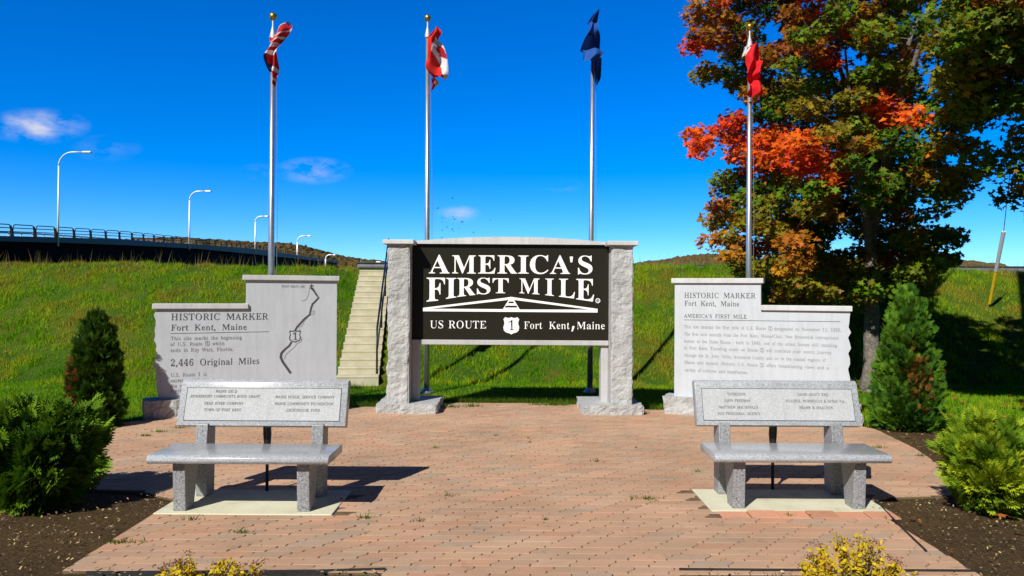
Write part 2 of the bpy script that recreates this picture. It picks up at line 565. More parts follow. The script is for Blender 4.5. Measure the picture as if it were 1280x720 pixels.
# ------------------------------------------------------------------ lettering (a serif alphabet kept as outlines)
GLYPHS = json.loads(r'''{"b":{"A":[437,[[-9,0,-9,18,9,21,24,30,36,47,49,75,206,466,224,465,384,87,411,34,425,22,443,18,443,0,229,0,229,18,270,25,283,46,273,81,253,132,103,132,79,71,76,59,75,48,87,26,124,18,128,18,128,0],[113,161,242,161,177,319]]],"M":[634,[[14,0,14,17,43,22,61,32,72,50,75,79,75,382,71,416,64,426,53,432,15,439,15,455,185,455,317,142,449,455,617,455,617,439,590,433,573,423,563,405,560,378,560,85,565,43,571,31,582,23,617,17,617,0,396,0,396,17,433,25,443,32,450,44,455,83,455,399,288,0,270,0,105,389,105,80,109,48,120,30,139,20,169,17,169,0]]],"E":[442,[[14,0,14,17,44,20,62,30,72,48,75,78,75,369,72,405,62,425,44,435,16,439,16,455,399,455,399,320,383,320,369,373,340,406,295,424,232,430,200,428,191,424,186,417,183,388,183,246,193,246,232,252,259,269,277,300,288,345,304,345,304,118,287,118,282,154,273,181,259,201,241,213,216,220,185,222,183,67,185,47,192,35,206,29,230,28,276,30,313,39,345,53,371,75,393,105,411,143,430,143,402,0]]],"R":[473,[[15,0,15,17,45,22,62,32,72,50,75,81,75,379,71,406,62,424,44,434,16,439,16,455,217,455,305,448,367,426,405,388,417,334,406,285,372,248,315,224,432,50,452,26,463,19,478,17,480,0,338,0,201,212,182,212,182,81,185,50,194,32,212,22,242,17,242,0],[182,234,203,234,249,240,280,258,298,290,304,336,295,389,268,421,224,431,202,429,190,422,184,409,182,385]]],"I":[261,[[13,0,13,17,42,23,61,32,72,49,75,75,75,387,72,412,63,427,45,435,13,439,13,455,244,455,244,439,214,435,196,427,186,412,183,387,183,77,187,44,194,34,206,26,246,17,246,0]]],"C":[468,[[257,-11,193,-3,137,20,91,56,56,104,34,162,26,228,34,294,56,351,92,399,139,435,195,458,259,465,309,459,367,440,388,435,408,443,419,465,437,465,437,308,420,308,392,364,356,407,313,434,265,443,222,435,187,409,163,365,149,304,144,226,149,153,165,97,192,56,230,32,278,24,318,29,358,45,395,71,428,106,447,89,395,33,332,0]]],"S":[390,[[43,-11,43,158,62,158,83,94,111,50,149,24,197,15,231,20,257,36,273,60,279,89,265,129,225,160,163,191,112,221,77,253,56,289,50,332,54,370,67,403,88,429,115,449,148,462,185,466,229,461,282,448,291,446,300,445,313,450,320,466,339,466,339,319,322,319,310,354,293,385,272,410,248,429,222,441,194,445,163,440,140,426,125,406,120,380,124,356,137,336,159,319,189,303,253,273,290,253,317,233,337,211,350,188,357,162,359,133,354,93,339,58,314,29,281,8,240,-6,192,-10,158,-8,126,1,98,9,85,12,69,7,61,-11]]],"F":[404,[[15,0,15,17,45,23,62,34,72,53,75,84,75,375,71,405,61,423,43,433,14,439,14,455,394,455,394,320,377,320,369,357,355,385,336,406,310,420,275,428,230,431,200,429,186,421,182,398,182,247,190,247,229,253,256,270,274,301,284,347,302,347,302,118,285,118,274,168,257,200,229,218,189,224,182,224,182,81,188,43,196,31,210,24,257,17,257,0]]],"T":[423,[[92,0,92,17,123,21,142,31,152,50,156,81,156,433,149,433,102,426,65,403,41,367,29,318,11,318,11,455,410,455,410,317,394,317,375,382,333,420,269,433,263,433,263,81,267,49,276,30,296,21,328,17,328,0]]],"L":[426,[[15,0,15,17,45,22,62,32,72,50,75,81,75,379,71,407,62,425,44,434,16,439,16,455,250,455,250,439,208,434,196,427,188,416,182,379,182,83,185,47,191,37,200,31,234,28,278,31,315,40,345,56,370,80,391,112,409,154,427,154,402,0]]],"U":[492,[[248,-13,168,-2,114,29,83,81,73,155,73,379,70,406,61,424,43,434,15,439,15,455,240,455,240,439,202,432,192,425,185,415,181,379,181,140,186,88,203,51,232,29,275,22,340,37,379,83,392,159,392,378,389,406,379,423,360,433,328,439,328,455,474,455,474,439,448,432,433,421,425,404,422,378,422,181,412,92,380,32,325,-2]]],"'":[151,[[57,306,44,480,107,480,94,306]]],".":[180,[[89,-9,74,-7,60,1,51,15,48,36,51,57,60,71,74,79,89,81,106,79,119,71,129,57,132,36,129,15,119,1,106,-7]]],",":[180,[[28,-87,47,-3,61,78,124,78,129,71,104,-8,71,-87]]]},"r":{"A":[437,[[19,0,19,18,17,21,31,30,42,47,55,75,212,466,204,465,364,87,390,34,406,22,409,18,409,0,263,0,263,18,292,25,306,46,294,81,274,132,98,132,73,71,69,59,67,48,78,26,124,18,100,18,100,0],[108,161,262,161,171,319]]],"B":[443,[[50,0,50,17,60,22,84,32,93,51,96,82,96,369,91,412,83,425,67,433,49,439,49,455,220,455,284,451,322,439,352,418,368,388,375,351,366,302,334,268,287,247,346,223,384,185,396,132,386,76,355,35,300,9,238,0],[161,252,188,252,242,257,279,272,298,301,306,345,302,385,289,412,261,428,216,434,182,432,165,425,161,391],[222,24,272,30,302,49,318,81,324,128,317,176,296,208,256,225,197,231,161,231,161,65,162,46,169,33,189,26]]],"C":[468,[[257,-11,206,-3,150,20,107,56,75,104,55,162,49,228,55,294,74,351,105,399,149,435,208,458,259,465,309,459,367,440,388,435,412,443,423,465,424,465,424,308,425,308,398,364,366,407,324,434,265,443,211,435,173,409,145,365,127,304,121,226,127,153,146,97,175,56,218,32,278,24,323,29,363,45,401,71,434,106,445,89,390,33,316,0]]],"D":[496,[[54,0,54,17,61,21,84,30,93,46,96,75,96,374,93,407,82,426,57,435,49,439,49,455,222,455,296,449,346,429,390,396,421,351,439,295,445,228,437,146,411,82,368,36,302,9,228,0],[222,24,272,30,310,47,338,75,365,139,374,229,367,303,350,360,321,401,280,425,223,433,188,431,167,423,162,409,160,385,160,72,162,48,168,34,188,27]]],"E":[442,[[48,0,48,17,60,20,84,30,94,48,97,78,97,369,94,405,84,425,60,435,50,439,50,455,390,455,390,320,388,320,373,373,347,406,302,424,232,430,188,428,171,424,164,417,161,388,161,246,193,246,239,252,266,269,281,300,292,345,270,345,270,118,291,118,286,154,278,181,266,201,247,213,216,220,164,222,161,67,163,47,171,35,197,29,230,28,276,30,320,39,352,53,377,75,397,105,415,143,420,143,393,0]]],"F":[404,[[49,0,49,17,60,23,84,34,94,53,97,84,96,375,93,405,82,423,57,433,48,439,48,455,386,455,386,320,381,320,373,357,361,385,343,406,317,420,275,428,230,431,186,429,163,421,161,398,161,247,190,247,235,253,262,270,278,301,289,347,268,347,268,118,289,118,279,168,263,200,235,218,189,224,161,224,161,81,165,43,175,31,195,24,223,17,223,0]]],"G":[508,[[268,-10,212,-3,152,19,107,55,76,103,57,161,51,229,57,295,75,352,106,399,150,435,208,458,257,465,311,459,369,441,390,436,410,443,423,465,425,465,425,308,424,308,408,346,390,379,367,406,340,426,308,439,267,443,213,435,175,409,147,366,129,305,123,228,133,135,162,67,192,37,228,19,275,13,318,16,346,27,360,45,363,71,363,128,360,154,349,170,320,179,309,182,309,198,466,198,466,182,460,179,435,171,427,155,425,128,425,29,357,0]]],"H":[523,[[49,0,49,17,59,22,85,32,94,50,97,81,97,379,93,406,83,424,59,434,50,439,50,455,208,455,208,439,189,432,172,425,165,415,161,379,161,251,363,251,363,379,360,415,352,425,335,432,316,439,316,455,473,455,473,439,464,434,439,424,430,407,427,379,427,81,430,52,439,33,463,22,473,17,473,0,316,0,316,17,325,21,351,31,361,49,363,81,363,221,161,221,161,81,163,50,172,32,198,22,208,17,208,0]]],"I":[261,[[47,0,47,17,56,23,82,32,94,49,97,75,97,387,94,412,84,427,56,435,47,439,47,455,210,455,210,439,203,435,175,427,164,412,161,387,161,77,165,44,173,34,190,26,212,17,212,0]]],"J":[330,[[109,-65,78,-62,67,-54,38,-40,22,-22,15,-1,14,23,16,44,20,61,32,71,44,75,58,71,71,62,74,47,75,28,70,-1,65,-19,72,-35,105,-40,136,-36,154,-25,162,-6,166,21,169,367,165,409,156,422,138,430,113,439,113,455,280,455,280,439,260,431,244,423,237,411,234,367,234,89,231,33,217,-10,191,-41,150,-59]]],"K":[510,[[50,0,50,17,60,22,85,32,94,50,97,81,97,379,94,406,84,424,60,434,51,439,51,455,208,455,208,439,190,432,173,425,165,415,161,379,169,234,327,373,350,398,359,418,348,434,325,439,325,455,452,455,452,439,477,439,409,419,339,361,265,285,443,46,468,25,485,17,485,0,315,0,315,17,306,18,339,21,358,27,360,34,354,47,338,66,202,214,161,198,161,81,164,50,173,32,198,22,208,17,208,0]]],"L":[426,[[49,0,49,17,61,22,84,32,94,50,96,81,96,379,94,407,84,425,58,434,50,439,50,455,216,455,216,439,194,434,175,427,165,416,161,379,161,83,163,47,169,37,186,31,234,28,278,31,322,40,352,56,376,80,395,112,413,154,418,154,392,0]]],"M":[634,[[45,0,45,17,50,22,70,32,78,50,81,79,81,382,97,416,85,426,67,432,49,439,49,455,165,455,322,142,455,455,583,455,583,439,575,433,548,423,542,405,539,378,539,85,543,43,550,31,565,23,583,17,583,0,430,0,430,17,448,25,464,32,472,44,476,83,471,399,283,0,290,0,99,389,99,80,102,48,111,30,132,20,138,17,138,0]]],"N":[494,[[424,-11,101,350,101,79,103,49,111,31,130,21,137,17,137,0,48,0,48,17,62,23,73,30,78,41,82,79,82,388,57,433,47,439,47,455,135,455,397,169,397,377,393,414,388,425,376,431,361,439,361,455,450,455,450,439,444,434,425,425,418,407,416,377,416,-11]]],"O":[525,[[261,-11,213,-6,178,7,140,29,108,58,83,93,65,134,54,179,51,228,54,276,65,321,82,362,107,397,140,426,178,448,216,462,265,466,313,462,348,448,386,427,417,399,442,364,460,323,471,277,475,228,472,179,461,134,443,93,418,58,385,29,347,7,310,-6],[265,12,316,21,352,47,379,90,396,150,403,228,392,321,365,389,323,430,260,443,209,435,173,409,146,366,129,305,122,228,133,135,161,67,202,26]]],"P":[418,[[49,0,49,17,59,22,85,32,94,50,96,81,96,379,93,406,83,424,59,434,50,439,50,455,214,455,287,452,322,440,351,422,370,398,382,367,386,332,377,280,350,240,299,214,242,206,161,206,161,81,163,50,172,32,198,22,208,17,208,0],[161,230,201,230,256,235,291,253,309,283,315,329,310,375,295,406,265,425,216,431,186,429,168,424,162,414,161,398]]],"Q":[525,[[378,-116,313,-103,255,-64,210,-1,151,21,114,50,86,86,67,129,55,176,51,228,54,276,65,321,82,362,107,397,140,426,178,448,216,462,265,466,313,462,348,448,386,427,417,399,442,364,460,323,471,277,475,228,467,152,439,86,390,34,318,0,336,-45,380,-72,445,-81,458,-73,461,-92,435,-110],[265,12,316,21,353,47,378,90,396,150,403,228,393,321,365,389,323,430,260,443,209,435,173,409,146,366,129,305,122,228,133,135,161,67,203,26]]],"R":[473,[[49,0,49,17,59,22,85,32,94,50,97,81,96,379,93,406,83,424,59,434,50,439,50,455,217,455,305,448,352,426,384,388,395,334,385,285,356,248,295,224,411,50,433,26,450,19,449,17,451,0,359,0,222,212,161,212,161,81,163,50,172,32,198,22,208,17,208,0],[161,234,203,234,260,240,298,258,319,290,326,336,316,389,285,421,224,431,190,429,168,422,162,409,161,385]]],"S":[390,[[54,-11,54,158,57,158,77,94,102,50,139,24,197,15,238,20,268,36,286,60,293,89,281,129,239,160,179,191,135,221,107,253,81,289,65,332,66,370,77,403,96,429,122,449,157,462,185,466,229,461,282,448,291,446,302,445,318,450,324,466,329,466,329,319,327,319,315,354,300,385,281,410,258,429,230,441,194,445,158,440,131,426,114,406,108,380,111,356,124,336,147,319,177,303,238,273,270,253,292,233,307,211,319,188,334,162,342,133,340,93,327,58,304,29,272,8,240,-6,192,-10,158,-8,126,1,98,9,85,12,65,7,57,-11]]],"T":[423,[[126,0,126,17,137,21,164,31,174,50,177,81,177,433,149,433,94,426,58,403,36,367,24,318,19,318,19,455,402,455,402,317,399,317,380,382,341,420,269,433,242,433,242,81,244,49,254,30,282,21,294,17,294,0]]],"U":[492,[[248,-13,185,-2,132,29,104,81,94,155,95,379,92,406,82,424,57,434,49,439,49,455,206,455,206,439,188,432,170,425,163,415,159,379,160,140,165,88,184,51,219,29,275,22,345,37,385,83,398,159,398,378,396,406,387,423,367,433,358,439,358,455,445,455,445,439,441,432,425,421,418,404,416,378,417,181,406,92,374,32,308,-2]]],"V":[428,[[233,-13,65,381,44,420,26,432,20,439,20,455,177,455,177,439,147,432,131,423,129,410,139,378,264,143,354,377,362,409,360,423,350,432,327,439,327,455,413,455,413,439,416,436,400,427,389,411,376,383,224,-13]]],"W":[611,[[191,-11,53,393,36,427,19,435,19,439,19,455,147,455,147,439,130,432,119,423,118,410,126,373,209,153,307,353,307,399,298,418,286,429,263,439,263,455,405,455,405,439,383,432,369,412,378,386,480,166,547,369,555,406,555,421,547,430,527,439,527,455,600,455,600,439,599,433,588,421,569,379,440,-11,452,-11,338,309,165,-11]]],"Y":[426,[[135,0,135,17,145,22,170,32,179,50,182,81,182,179,67,387,50,414,33,429,15,435,21,438,21,455,173,455,173,438,195,438,147,432,133,425,132,416,142,392,235,226,339,366,352,389,357,408,347,430,326,438,323,455,411,455,411,438,414,434,402,424,377,392,261,203,246,81,249,50,258,32,284,22,294,17,294,0]]],"a":[344,[[255,-10,236,-5,223,10,206,35,136,2,95,-9,75,-4,57,11,46,34,38,63,46,104,72,136,124,164,217,190,217,241,212,266,202,282,180,292,148,296,106,290,94,274,101,257,106,231,105,215,102,202,90,194,77,191,64,194,54,203,51,218,49,236,50,259,58,278,76,295,109,308,126,316,162,318,209,312,249,292,269,259,275,210,274,62,273,40,303,34,318,42,326,28,281,-1],[141,34,188,41,218,63,203,169,145,151,113,123,100,84,107,46]]],"b":[361,[[62,-11,62,388,61,414,55,428,38,436,34,439,34,455,119,455,135,279,192,308,221,318,246,313,270,299,292,276,308,245,319,208,323,166,320,118,308,75,288,40,260,13,224,-4,192,-10,164,-1,100,28,49,-11],[183,14,225,23,246,49,259,95,264,160,260,213,249,251,227,273,184,280,157,277,139,270,126,257,119,242,119,69,124,38,141,20]]],"c":[293,[[156,-10,129,-5,101,11,78,35,57,68,43,106,38,150,41,196,53,237,73,271,103,297,143,313,175,319,207,314,240,298,257,275,262,245,261,228,258,215,248,207,236,204,223,209,212,225,212,251,212,261,212,271,204,290,165,297,126,285,105,248,96,187,99,123,118,76,151,48,204,38,242,47,269,72,283,60,241,21,192,-2]]],"d":[370,[[140,-10,116,-5,91,10,69,35,52,66,42,104,39,147,42,196,53,237,71,272,95,297,121,313,146,318,172,309,226,280,242,401,240,419,229,430,207,437,205,439,205,455,297,455,298,75,304,41,321,32,327,28,327,11,294,6,249,-10,226,39,168,2],[171,28,189,31,206,41,233,56,242,76,242,242,236,257,222,270,203,278,174,281,133,273,113,250,102,210,98,153,102,98,112,58,131,36]]],"e":[301,[[154,-10,126,-5,99,10,78,35,56,69,44,109,39,157,41,201,51,240,69,273,95,298,130,313,157,318,202,309,239,280,262,234,267,173,249,166,97,166,107,97,137,56,199,42,241,53,274,86,283,73,242,27,189,-1],[98,192,217,192,216,215,212,252,204,277,190,292,156,297,124,286,107,255,99,203]]],"f":[214,[[49,0,49,16,57,22,69,35,71,73,71,277,50,277,50,310,71,310,71,353,76,400,98,436,136,457,174,465,202,460,232,446,247,425,249,400,247,381,244,367,234,358,224,355,212,358,202,365,200,376,199,391,205,420,207,426,207,433,202,441,180,443,152,440,139,430,131,390,129,310,169,310,169,277,129,277,129,65,131,40,139,26,163,18,165,16,165,0]]],"g":[327,[[146,-140,89,-136,58,-122,34,-100,25,-75,36,-46,74,-26,67,-1,57,30,42,54,50,74,72,92,106,110,70,135,46,169,40,212,43,242,53,268,71,289,105,305,120,315,157,318,196,315,233,304,290,304,290,268,254,268,270,237,274,203,270,176,262,151,246,131,216,116,205,106,172,103,157,103,142,104,122,102,106,94,95,84,90,71,99,55,141,49,175,49,223,47,245,40,262,29,272,13,279,-9,306,-37,297,-80,266,-113,207,-133],[157,124,190,130,206,146,214,173,217,211,213,249,205,276,198,292,157,297,126,292,109,276,100,249,96,211,100,173,109,146,125,130],[161,-116,222,-111,261,-94,272,-66,269,-51,257,-41,231,-36,205,-34,89,-34,69,-52,62,-73,67,-89,86,-103,122,-113]]],"h":[381,[[51,0,51,16,48,19,64,26,70,37,71,56,71,399,70,417,64,429,48,437,45,440,45,455,129,455,143,267,209,305,243,318,271,306,302,271,312,212,311,56,313,38,318,26,333,19,331,16,331,0,234,0,234,16,218,16,248,26,254,56,254,217,248,258,234,268,203,271,158,262,129,235,129,56,135,26,150,19,148,16,148,0]]],"i":[198,[[101,362,87,366,74,376,70,393,69,412,70,432,74,449,87,460,101,463,114,460,127,449,131,432,132,412,131,393,127,376,114,366],[51,0,51,16,48,19,65,26,70,37,72,56,72,252,66,285,49,291,46,293,46,310,129,310,129,56,135,26,150,19,148,16,148,0]]],"j":[210,[[106,363,93,367,79,378,76,394,75,414,76,434,80,450,93,461,106,465,120,461,133,450,137,434,138,414,137,394,133,378,120,367],[36,-140,11,-138,2,-131,-22,-120,-34,-105,-40,-88,-41,-70,-39,-53,-37,-40,-27,-32,-15,-29,-3,-31,7,-39,10,-51,11,-66,7,-87,1,-103,6,-113,31,-117,61,-113,73,-100,81,-54,83,250,81,271,74,284,54,291,50,294,50,310,140,310,141,-21,135,-73,113,-110,74,-133]]],"k":[359,[[50,0,50,16,48,19,64,26,70,38,71,56,71,398,66,429,50,436,46,439,46,455,129,455,140,169,233,248,247,264,253,278,246,290,236,293,233,310,318,310,318,293,302,284,270,260,217,209,329,34,344,21,343,16,343,0,244,0,244,16,217,16,255,20,259,32,251,49,164,147,129,134,129,56,135,26,150,19,147,16,147,0]]],"l":[199,[[51,0,51,16,48,19,65,26,70,37,72,56,72,398,66,429,51,436,46,439,46,455,129,455,129,56,135,26,150,19,148,16,148,0]]],"m":[554,[[50,0,50,16,47,19,64,26,70,37,71,56,71,253,65,284,48,291,44,294,44,310,125,310,142,265,208,305,237,318,265,312,286,293,315,261,384,304,418,318,445,306,476,271,485,212,485,56,490,26,506,19,504,16,504,0,409,0,409,16,407,19,423,26,428,56,428,217,422,258,408,268,377,271,334,263,306,237,306,56,311,26,326,19,325,16,325,0,231,0,231,16,229,19,244,26,250,56,250,217,245,258,231,268,199,271,155,262,128,235,128,56,133,27,147,19,145,16,145,0]]],"n":[381,[[51,0,51,16,48,19,64,26,70,37,71,56,71,253,65,284,48,291,45,294,45,310,126,310,144,267,209,306,243,318,271,306,302,271,312,212,311,56,313,38,318,26,333,19,331,16,331,0,234,0,234,16,218,16,248,26,254,56,254,217,248,258,234,268,203,271,158,262,129,235,129,56,135,26,150,19,148,16,148,0]]],"o":[336,[[169,-10,137,-5,99,11,71,37,52,70,41,110,38,154,41,199,52,239,71,272,98,297,136,313,168,318,200,313,237,298,265,273,284,240,295,200,298,154,295,108,284,69,265,36,237,11,200,-5],[169,11,203,18,222,39,233,81,239,154,232,227,220,271,202,292,169,299,133,292,116,271,104,227,98,154,104,82,115,39,134,18]]],"p":[371,[[51,-139,51,-124,59,-117,70,-101,71,-64,71,243,70,269,64,283,49,291,44,295,44,310,123,310,141,263,183,294,206,313,230,319,255,314,279,298,301,274,317,241,327,203,331,160,328,113,317,72,300,38,277,12,252,-5,227,-10,200,1,144,32,129,-58,132,-99,138,-110,152,-118,163,-123,163,-139],[195,28,236,36,257,59,268,99,272,154,268,208,259,248,240,270,196,278,165,267,129,235,129,69,150,38]]],"r":[287,[[52,0,52,16,48,19,65,26,70,37,72,56,71,252,70,273,65,285,48,291,45,293,46,310,126,310,144,252,183,280,197,301,217,314,233,318,251,315,264,304,266,287,272,266,273,248,270,234,259,225,248,222,237,224,228,231,217,250,211,257,189,260,158,255,143,241,133,220,130,192,130,56,132,37,141,25,164,19,163,16,163,0]]],"s":[288,[[151,-10,122,-6,87,6,73,9,56,4,48,-9,44,-9,44,105,49,105,62,68,80,39,105,21,140,15,168,18,187,27,199,40,204,58,195,84,166,105,120,130,98,148,82,169,64,193,51,220,55,259,74,291,115,312,141,319,166,316,199,308,206,306,213,305,226,308,233,319,235,319,235,222,232,222,219,254,202,277,180,291,149,296,124,294,107,286,97,274,93,259,95,244,103,232,136,212,178,189,199,172,213,151,231,127,244,95,239,51,219,18,180,-3]]],"t":[228,[[124,-9,99,-4,82,10,72,36,68,71,68,279,54,279,38,300,94,369,135,424,133,424,133,310,174,310,174,279,125,279,125,82,130,51,142,43,170,40,193,49,210,75,220,66,192,24,151,-1]]],"u":[375,[[131,-10,105,-3,86,17,69,51,64,97,65,248,59,282,43,291,37,294,37,310,122,310,123,74,125,58,134,46,150,38,177,36,220,43,247,66,247,248,246,269,240,283,221,291,216,294,216,310,305,310,305,70,305,51,312,39,331,33,334,30,334,13,300,7,255,-10,230,40,191,19,177,3,154,-7]]],"v":[306,[[165,-10,57,248,40,281,28,290,31,293,31,310,131,310,131,294,156,294,116,290,109,276,111,268,175,122,241,253,247,272,239,289,224,294,224,310,285,310,285,295,282,289,272,279,254,243,138,-10]]],"w":[435,[[140,-10,35,265,24,284,14,293,19,310,109,310,109,293,99,289,94,276,96,266,101,253,159,127,216,235,219,266,208,288,199,295,199,310,292,310,292,293,284,288,276,276,277,269,279,262,328,141,388,256,393,275,387,289,374,295,374,310,427,310,427,295,427,292,419,284,406,258,283,-10,306,-10,237,197,121,-10]]],"x":[319,[[27,0,19,15,40,29,67,56,128,136,61,263,41,285,31,293,37,310,136,310,136,294,127,291,121,280,130,260,177,206,229,257,242,279,242,286,235,290,223,294,223,310,289,310,297,296,277,283,249,254,193,184,274,36,285,21,291,15,286,0,188,0,188,16,198,19,205,30,192,59,144,114,92,61,78,34,82,20,92,15,96,0]]],"y":[300,[[52,-140,37,-137,22,-125,13,-107,9,-84,10,-67,13,-53,24,-43,36,-40,47,-42,57,-49,59,-61,59,-76,58,-81,58,-87,62,-96,89,-99,103,-92,118,-74,134,-44,146,-5,54,251,43,275,33,287,30,293,28,310,129,310,129,293,119,289,109,284,108,275,110,267,115,257,191,119,236,241,242,260,244,274,243,284,236,289,222,293,222,310,280,310,280,293,280,290,271,281,253,242,157,-24,125,-96,98,-117,84,-131,76,-138]]],"0":[375,[[188,-7,148,1,106,24,76,61,57,111,47,171,43,241,47,311,57,371,77,420,106,456,147,479,189,486,227,479,268,456,298,419,318,370,329,310,332,240,329,171,318,110,298,61,268,24,226,1],[186,37,236,50,255,91,265,155,269,240,265,326,255,390,236,429,191,443,141,429,121,390,110,326,106,240,110,155,121,91,140,50]]],"1":[375,[[99,0,99,36,120,36,150,38,166,45,172,58,174,79,158,416,99,365,81,351,67,346,58,349,48,359,46,375,47,396,89,412,143,447,190,482,234,482,234,79,240,47,255,38,288,36,309,36,309,0]]],"2":[375,[[58,0,36,69,132,171,199,245,220,277,234,307,243,338,246,371,243,405,231,427,209,441,174,445,130,438,108,416,101,380,98,329,81,333,57,344,46,365,43,396,49,419,60,441,86,459,107,474,129,483,174,486,226,479,272,456,298,421,308,375,302,329,278,281,228,220,146,138,79,74,244,74,270,77,288,86,301,101,308,120,313,141,311,141,307,0]]],"3":[375,[[163,-7,117,-4,96,5,75,18,52,35,38,54,31,74,33,96,41,113,58,123,67,126,72,89,87,62,116,46,158,40,180,42,212,49,234,61,249,79,259,105,262,139,255,174,232,202,193,221,137,227,126,227,126,269,140,269,188,275,220,296,238,327,245,367,242,400,230,424,208,440,169,445,136,441,116,430,104,413,101,391,96,341,78,345,55,356,45,374,41,401,52,434,86,461,121,480,173,486,223,479,270,458,298,423,308,377,302,335,283,301,254,275,212,256,261,238,288,222,306,201,319,174,324,138,320,101,310,70,294,44,267,25,245,10,230,1]]],"4":[375,[[155,0,155,36,140,36,161,38,197,44,211,58,214,84,214,125,43,125,18,166,207,480,273,480,273,169,329,169,329,125,273,125,273,84,277,58,291,44,327,38,348,36,323,36,323,0],[48,169,214,169,214,287,215,351,200,416,182,394,166,366,150,338,139,319]]],"5":[375,[[165,-7,119,-4,100,5,81,18,56,35,44,54,38,75,40,95,47,109,62,118,71,121,78,83,85,66,100,52,122,43,154,40,176,43,209,50,230,63,245,83,255,111,257,148,251,192,232,223,197,241,146,247,103,243,74,235,48,247,72,480,282,480,285,357,289,357,283,380,275,399,264,404,244,406,95,406,84,281,126,288,168,291,223,282,275,256,308,211,320,148,316,108,305,75,288,48,260,27,239,12,226,1]]],"6":[375,[[197,-7,162,-1,129,18,92,49,68,93,54,151,49,222,51,275,59,325,72,370,92,409,116,441,153,466,186,481,222,486,261,484,276,476,292,464,311,449,320,431,324,412,322,393,314,376,293,364,273,360,270,400,260,434,244,443,216,447,167,435,137,401,117,345,122,269,173,286,186,292,218,294,255,285,299,258,324,214,333,155,323,90,283,38,245,5],[192,38,235,44,257,64,269,98,273,148,270,196,257,228,232,247,193,253,164,251,141,243,106,221,112,138,129,81,156,48]]],"7":[375,[[120,0,299,406,113,406,77,398,66,372,62,338,64,338,67,480,319,480,343,447,158,0]]],"8":[375,[[183,-7,132,-2,110,11,75,31,54,57,42,88,38,122,44,162,62,193,90,219,136,242,105,267,76,296,60,327,54,364,58,395,68,423,85,449,119,469,140,482,191,486,237,478,284,453,309,415,318,369,313,333,297,305,271,282,228,260,276,230,309,199,330,166,337,127,326,71,295,29,241,2],[206,283,237,298,254,317,264,340,267,370,259,407,236,436,215,444,187,447,150,442,128,426,116,402,112,372,116,341,132,318,158,300],[187,32,229,37,258,55,275,82,280,116,275,146,256,170,222,192,159,216,129,199,109,178,97,152,93,120,98,84,116,56,144,38]]],"9":[375,[[152,-7,116,-4,104,4,90,17,67,33,56,51,51,69,51,83,55,94,64,102,70,107,81,80,95,56,118,41,164,36,221,57,254,122,252,230,213,212,202,198,180,188,155,185,118,194,79,220,52,264,43,324,47,369,60,409,80,441,111,466,142,481,177,486,213,480,246,463,283,433,307,390,322,332,327,261,324,207,317,157,304,111,285,72,261,39,225,14,191,-2],[184,233,217,236,240,245,256,260,269,278,263,352,248,403,223,432,181,441,142,434,119,413,106,377,102,328,109,275,132,244]]],",":[180,[[28,-87,47,-3,61,78,124,78,129,71,104,-8,71,-87]]],".":[180,[[89,-9,74,-7,60,1,51,15,48,36,51,57,60,71,74,79,89,81,106,79,119,71,129,57,132,36,129,15,119,1,106,-7]]],"&":[492,[[187,-7,125,2,77,28,46,69,36,125,43,172,63,208,96,238,139,266,99,318,85,348,81,382,89,426,114,459,153,480,204,487,252,480,289,460,313,427,320,383,314,344,293,312,262,283,224,258,354,133,382,181,401,240,461,240,434,160,415,125,392,95,490,0,410,0,352,56,319,31,281,11,238,-2],[188,293,222,315,245,336,258,358,262,383,258,405,246,423,227,435,202,439,177,435,156,424,143,406,138,383,142,360,151,338],[189,46,229,49,263,60,291,75,314,93,175,229,142,207,118,185,103,160,97,127,104,94,122,68,151,51]]],"/":[250,[[7,0,185,480,243,480,64,0]]],"-":[216,[[27,154,27,206,189,206,189,154]]],"'":[151,[[57,306,44,480,107,480,94,306]]]}}''')
CAPH = max(y for c in GLYPHS["r"]["H"][1] for y in c[1::2]) / 1000.0
SHIELD = [(.5, 1.0), (.62, .955), (.76, .955), (.88, 1.0), (1.0, .88), (.95, .76), (.93, .62), (1.0, .42), (.97, .24), (.84, .12), (.64, .07), (.5, 0),
          (.36, .07), (.16, .12), (.03, .24), (0, .42), (.07, .62), (.05, .76), (0, .88), (.12, 1.0), (.24, .955), (.38, .955)]


def shield_polys(x, z, h, filled):
    w = h * .92
    o = [(x + u * w, z + v * h) for u, v in SHIELD]
    inn = [(x + w / 2 + (u - .5) * w * .84, z + h / 2 + (v - .5) * h * .84) for u, v in SHIELD]
    one = []
    g = GLYPHS["r"]["1"][1][0]
    k = h * .56 / (CAPH * 1000)
    gx = [v * k for v in g[0::2]]
    cx = (min(gx) + max(gx)) / 2
    one = [(x + w / 2 + a - cx, z + h * .24 + b * k) for a, b in zip(gx, g[1::2])]
    return [o, one] if filled else [o, inn, one]


def text_polys(s, x, z, cap, font="r", x_right=None, align="l", spacing=0.0, word=1.0):
    """-> outlines in x,z; x_right stretches the line to end there"""
    k = cap / CAPH
    adv = 0.0
    raw = []
    gl = GLYPHS[font]
    for ch in s:
        if ch == " ":
            adv += .25 * word
            continue
        if ch == "@":                                  # a small route shield set in the line
            raw.append(("@", adv + .03))
            adv += .62
            continue
        a, polys = gl.get(ch) or GLYPHS["r"][ch]
        for q in polys:
            raw.append(([(adv + q[i] / 1000, q[i + 1] / 1000) for i in range(0, len(q), 2)], None))
        adv += a / 1000 + spacing
    sx = k
    if x_right is not None:
        sx = (x_right - x) / max(adv - spacing, 1e-6)
    if align == "c" and x_right is None:
        x = x - adv * sx / 2
    outp = []
    for q, p in raw:
        if q == "@":
            outp += shield_polys(x + p * sx, z - cap * .2, cap * 1.35, False)
        else:
            outp.append([(x + a * sx, z + b * k) for a, b in q])
    return outp


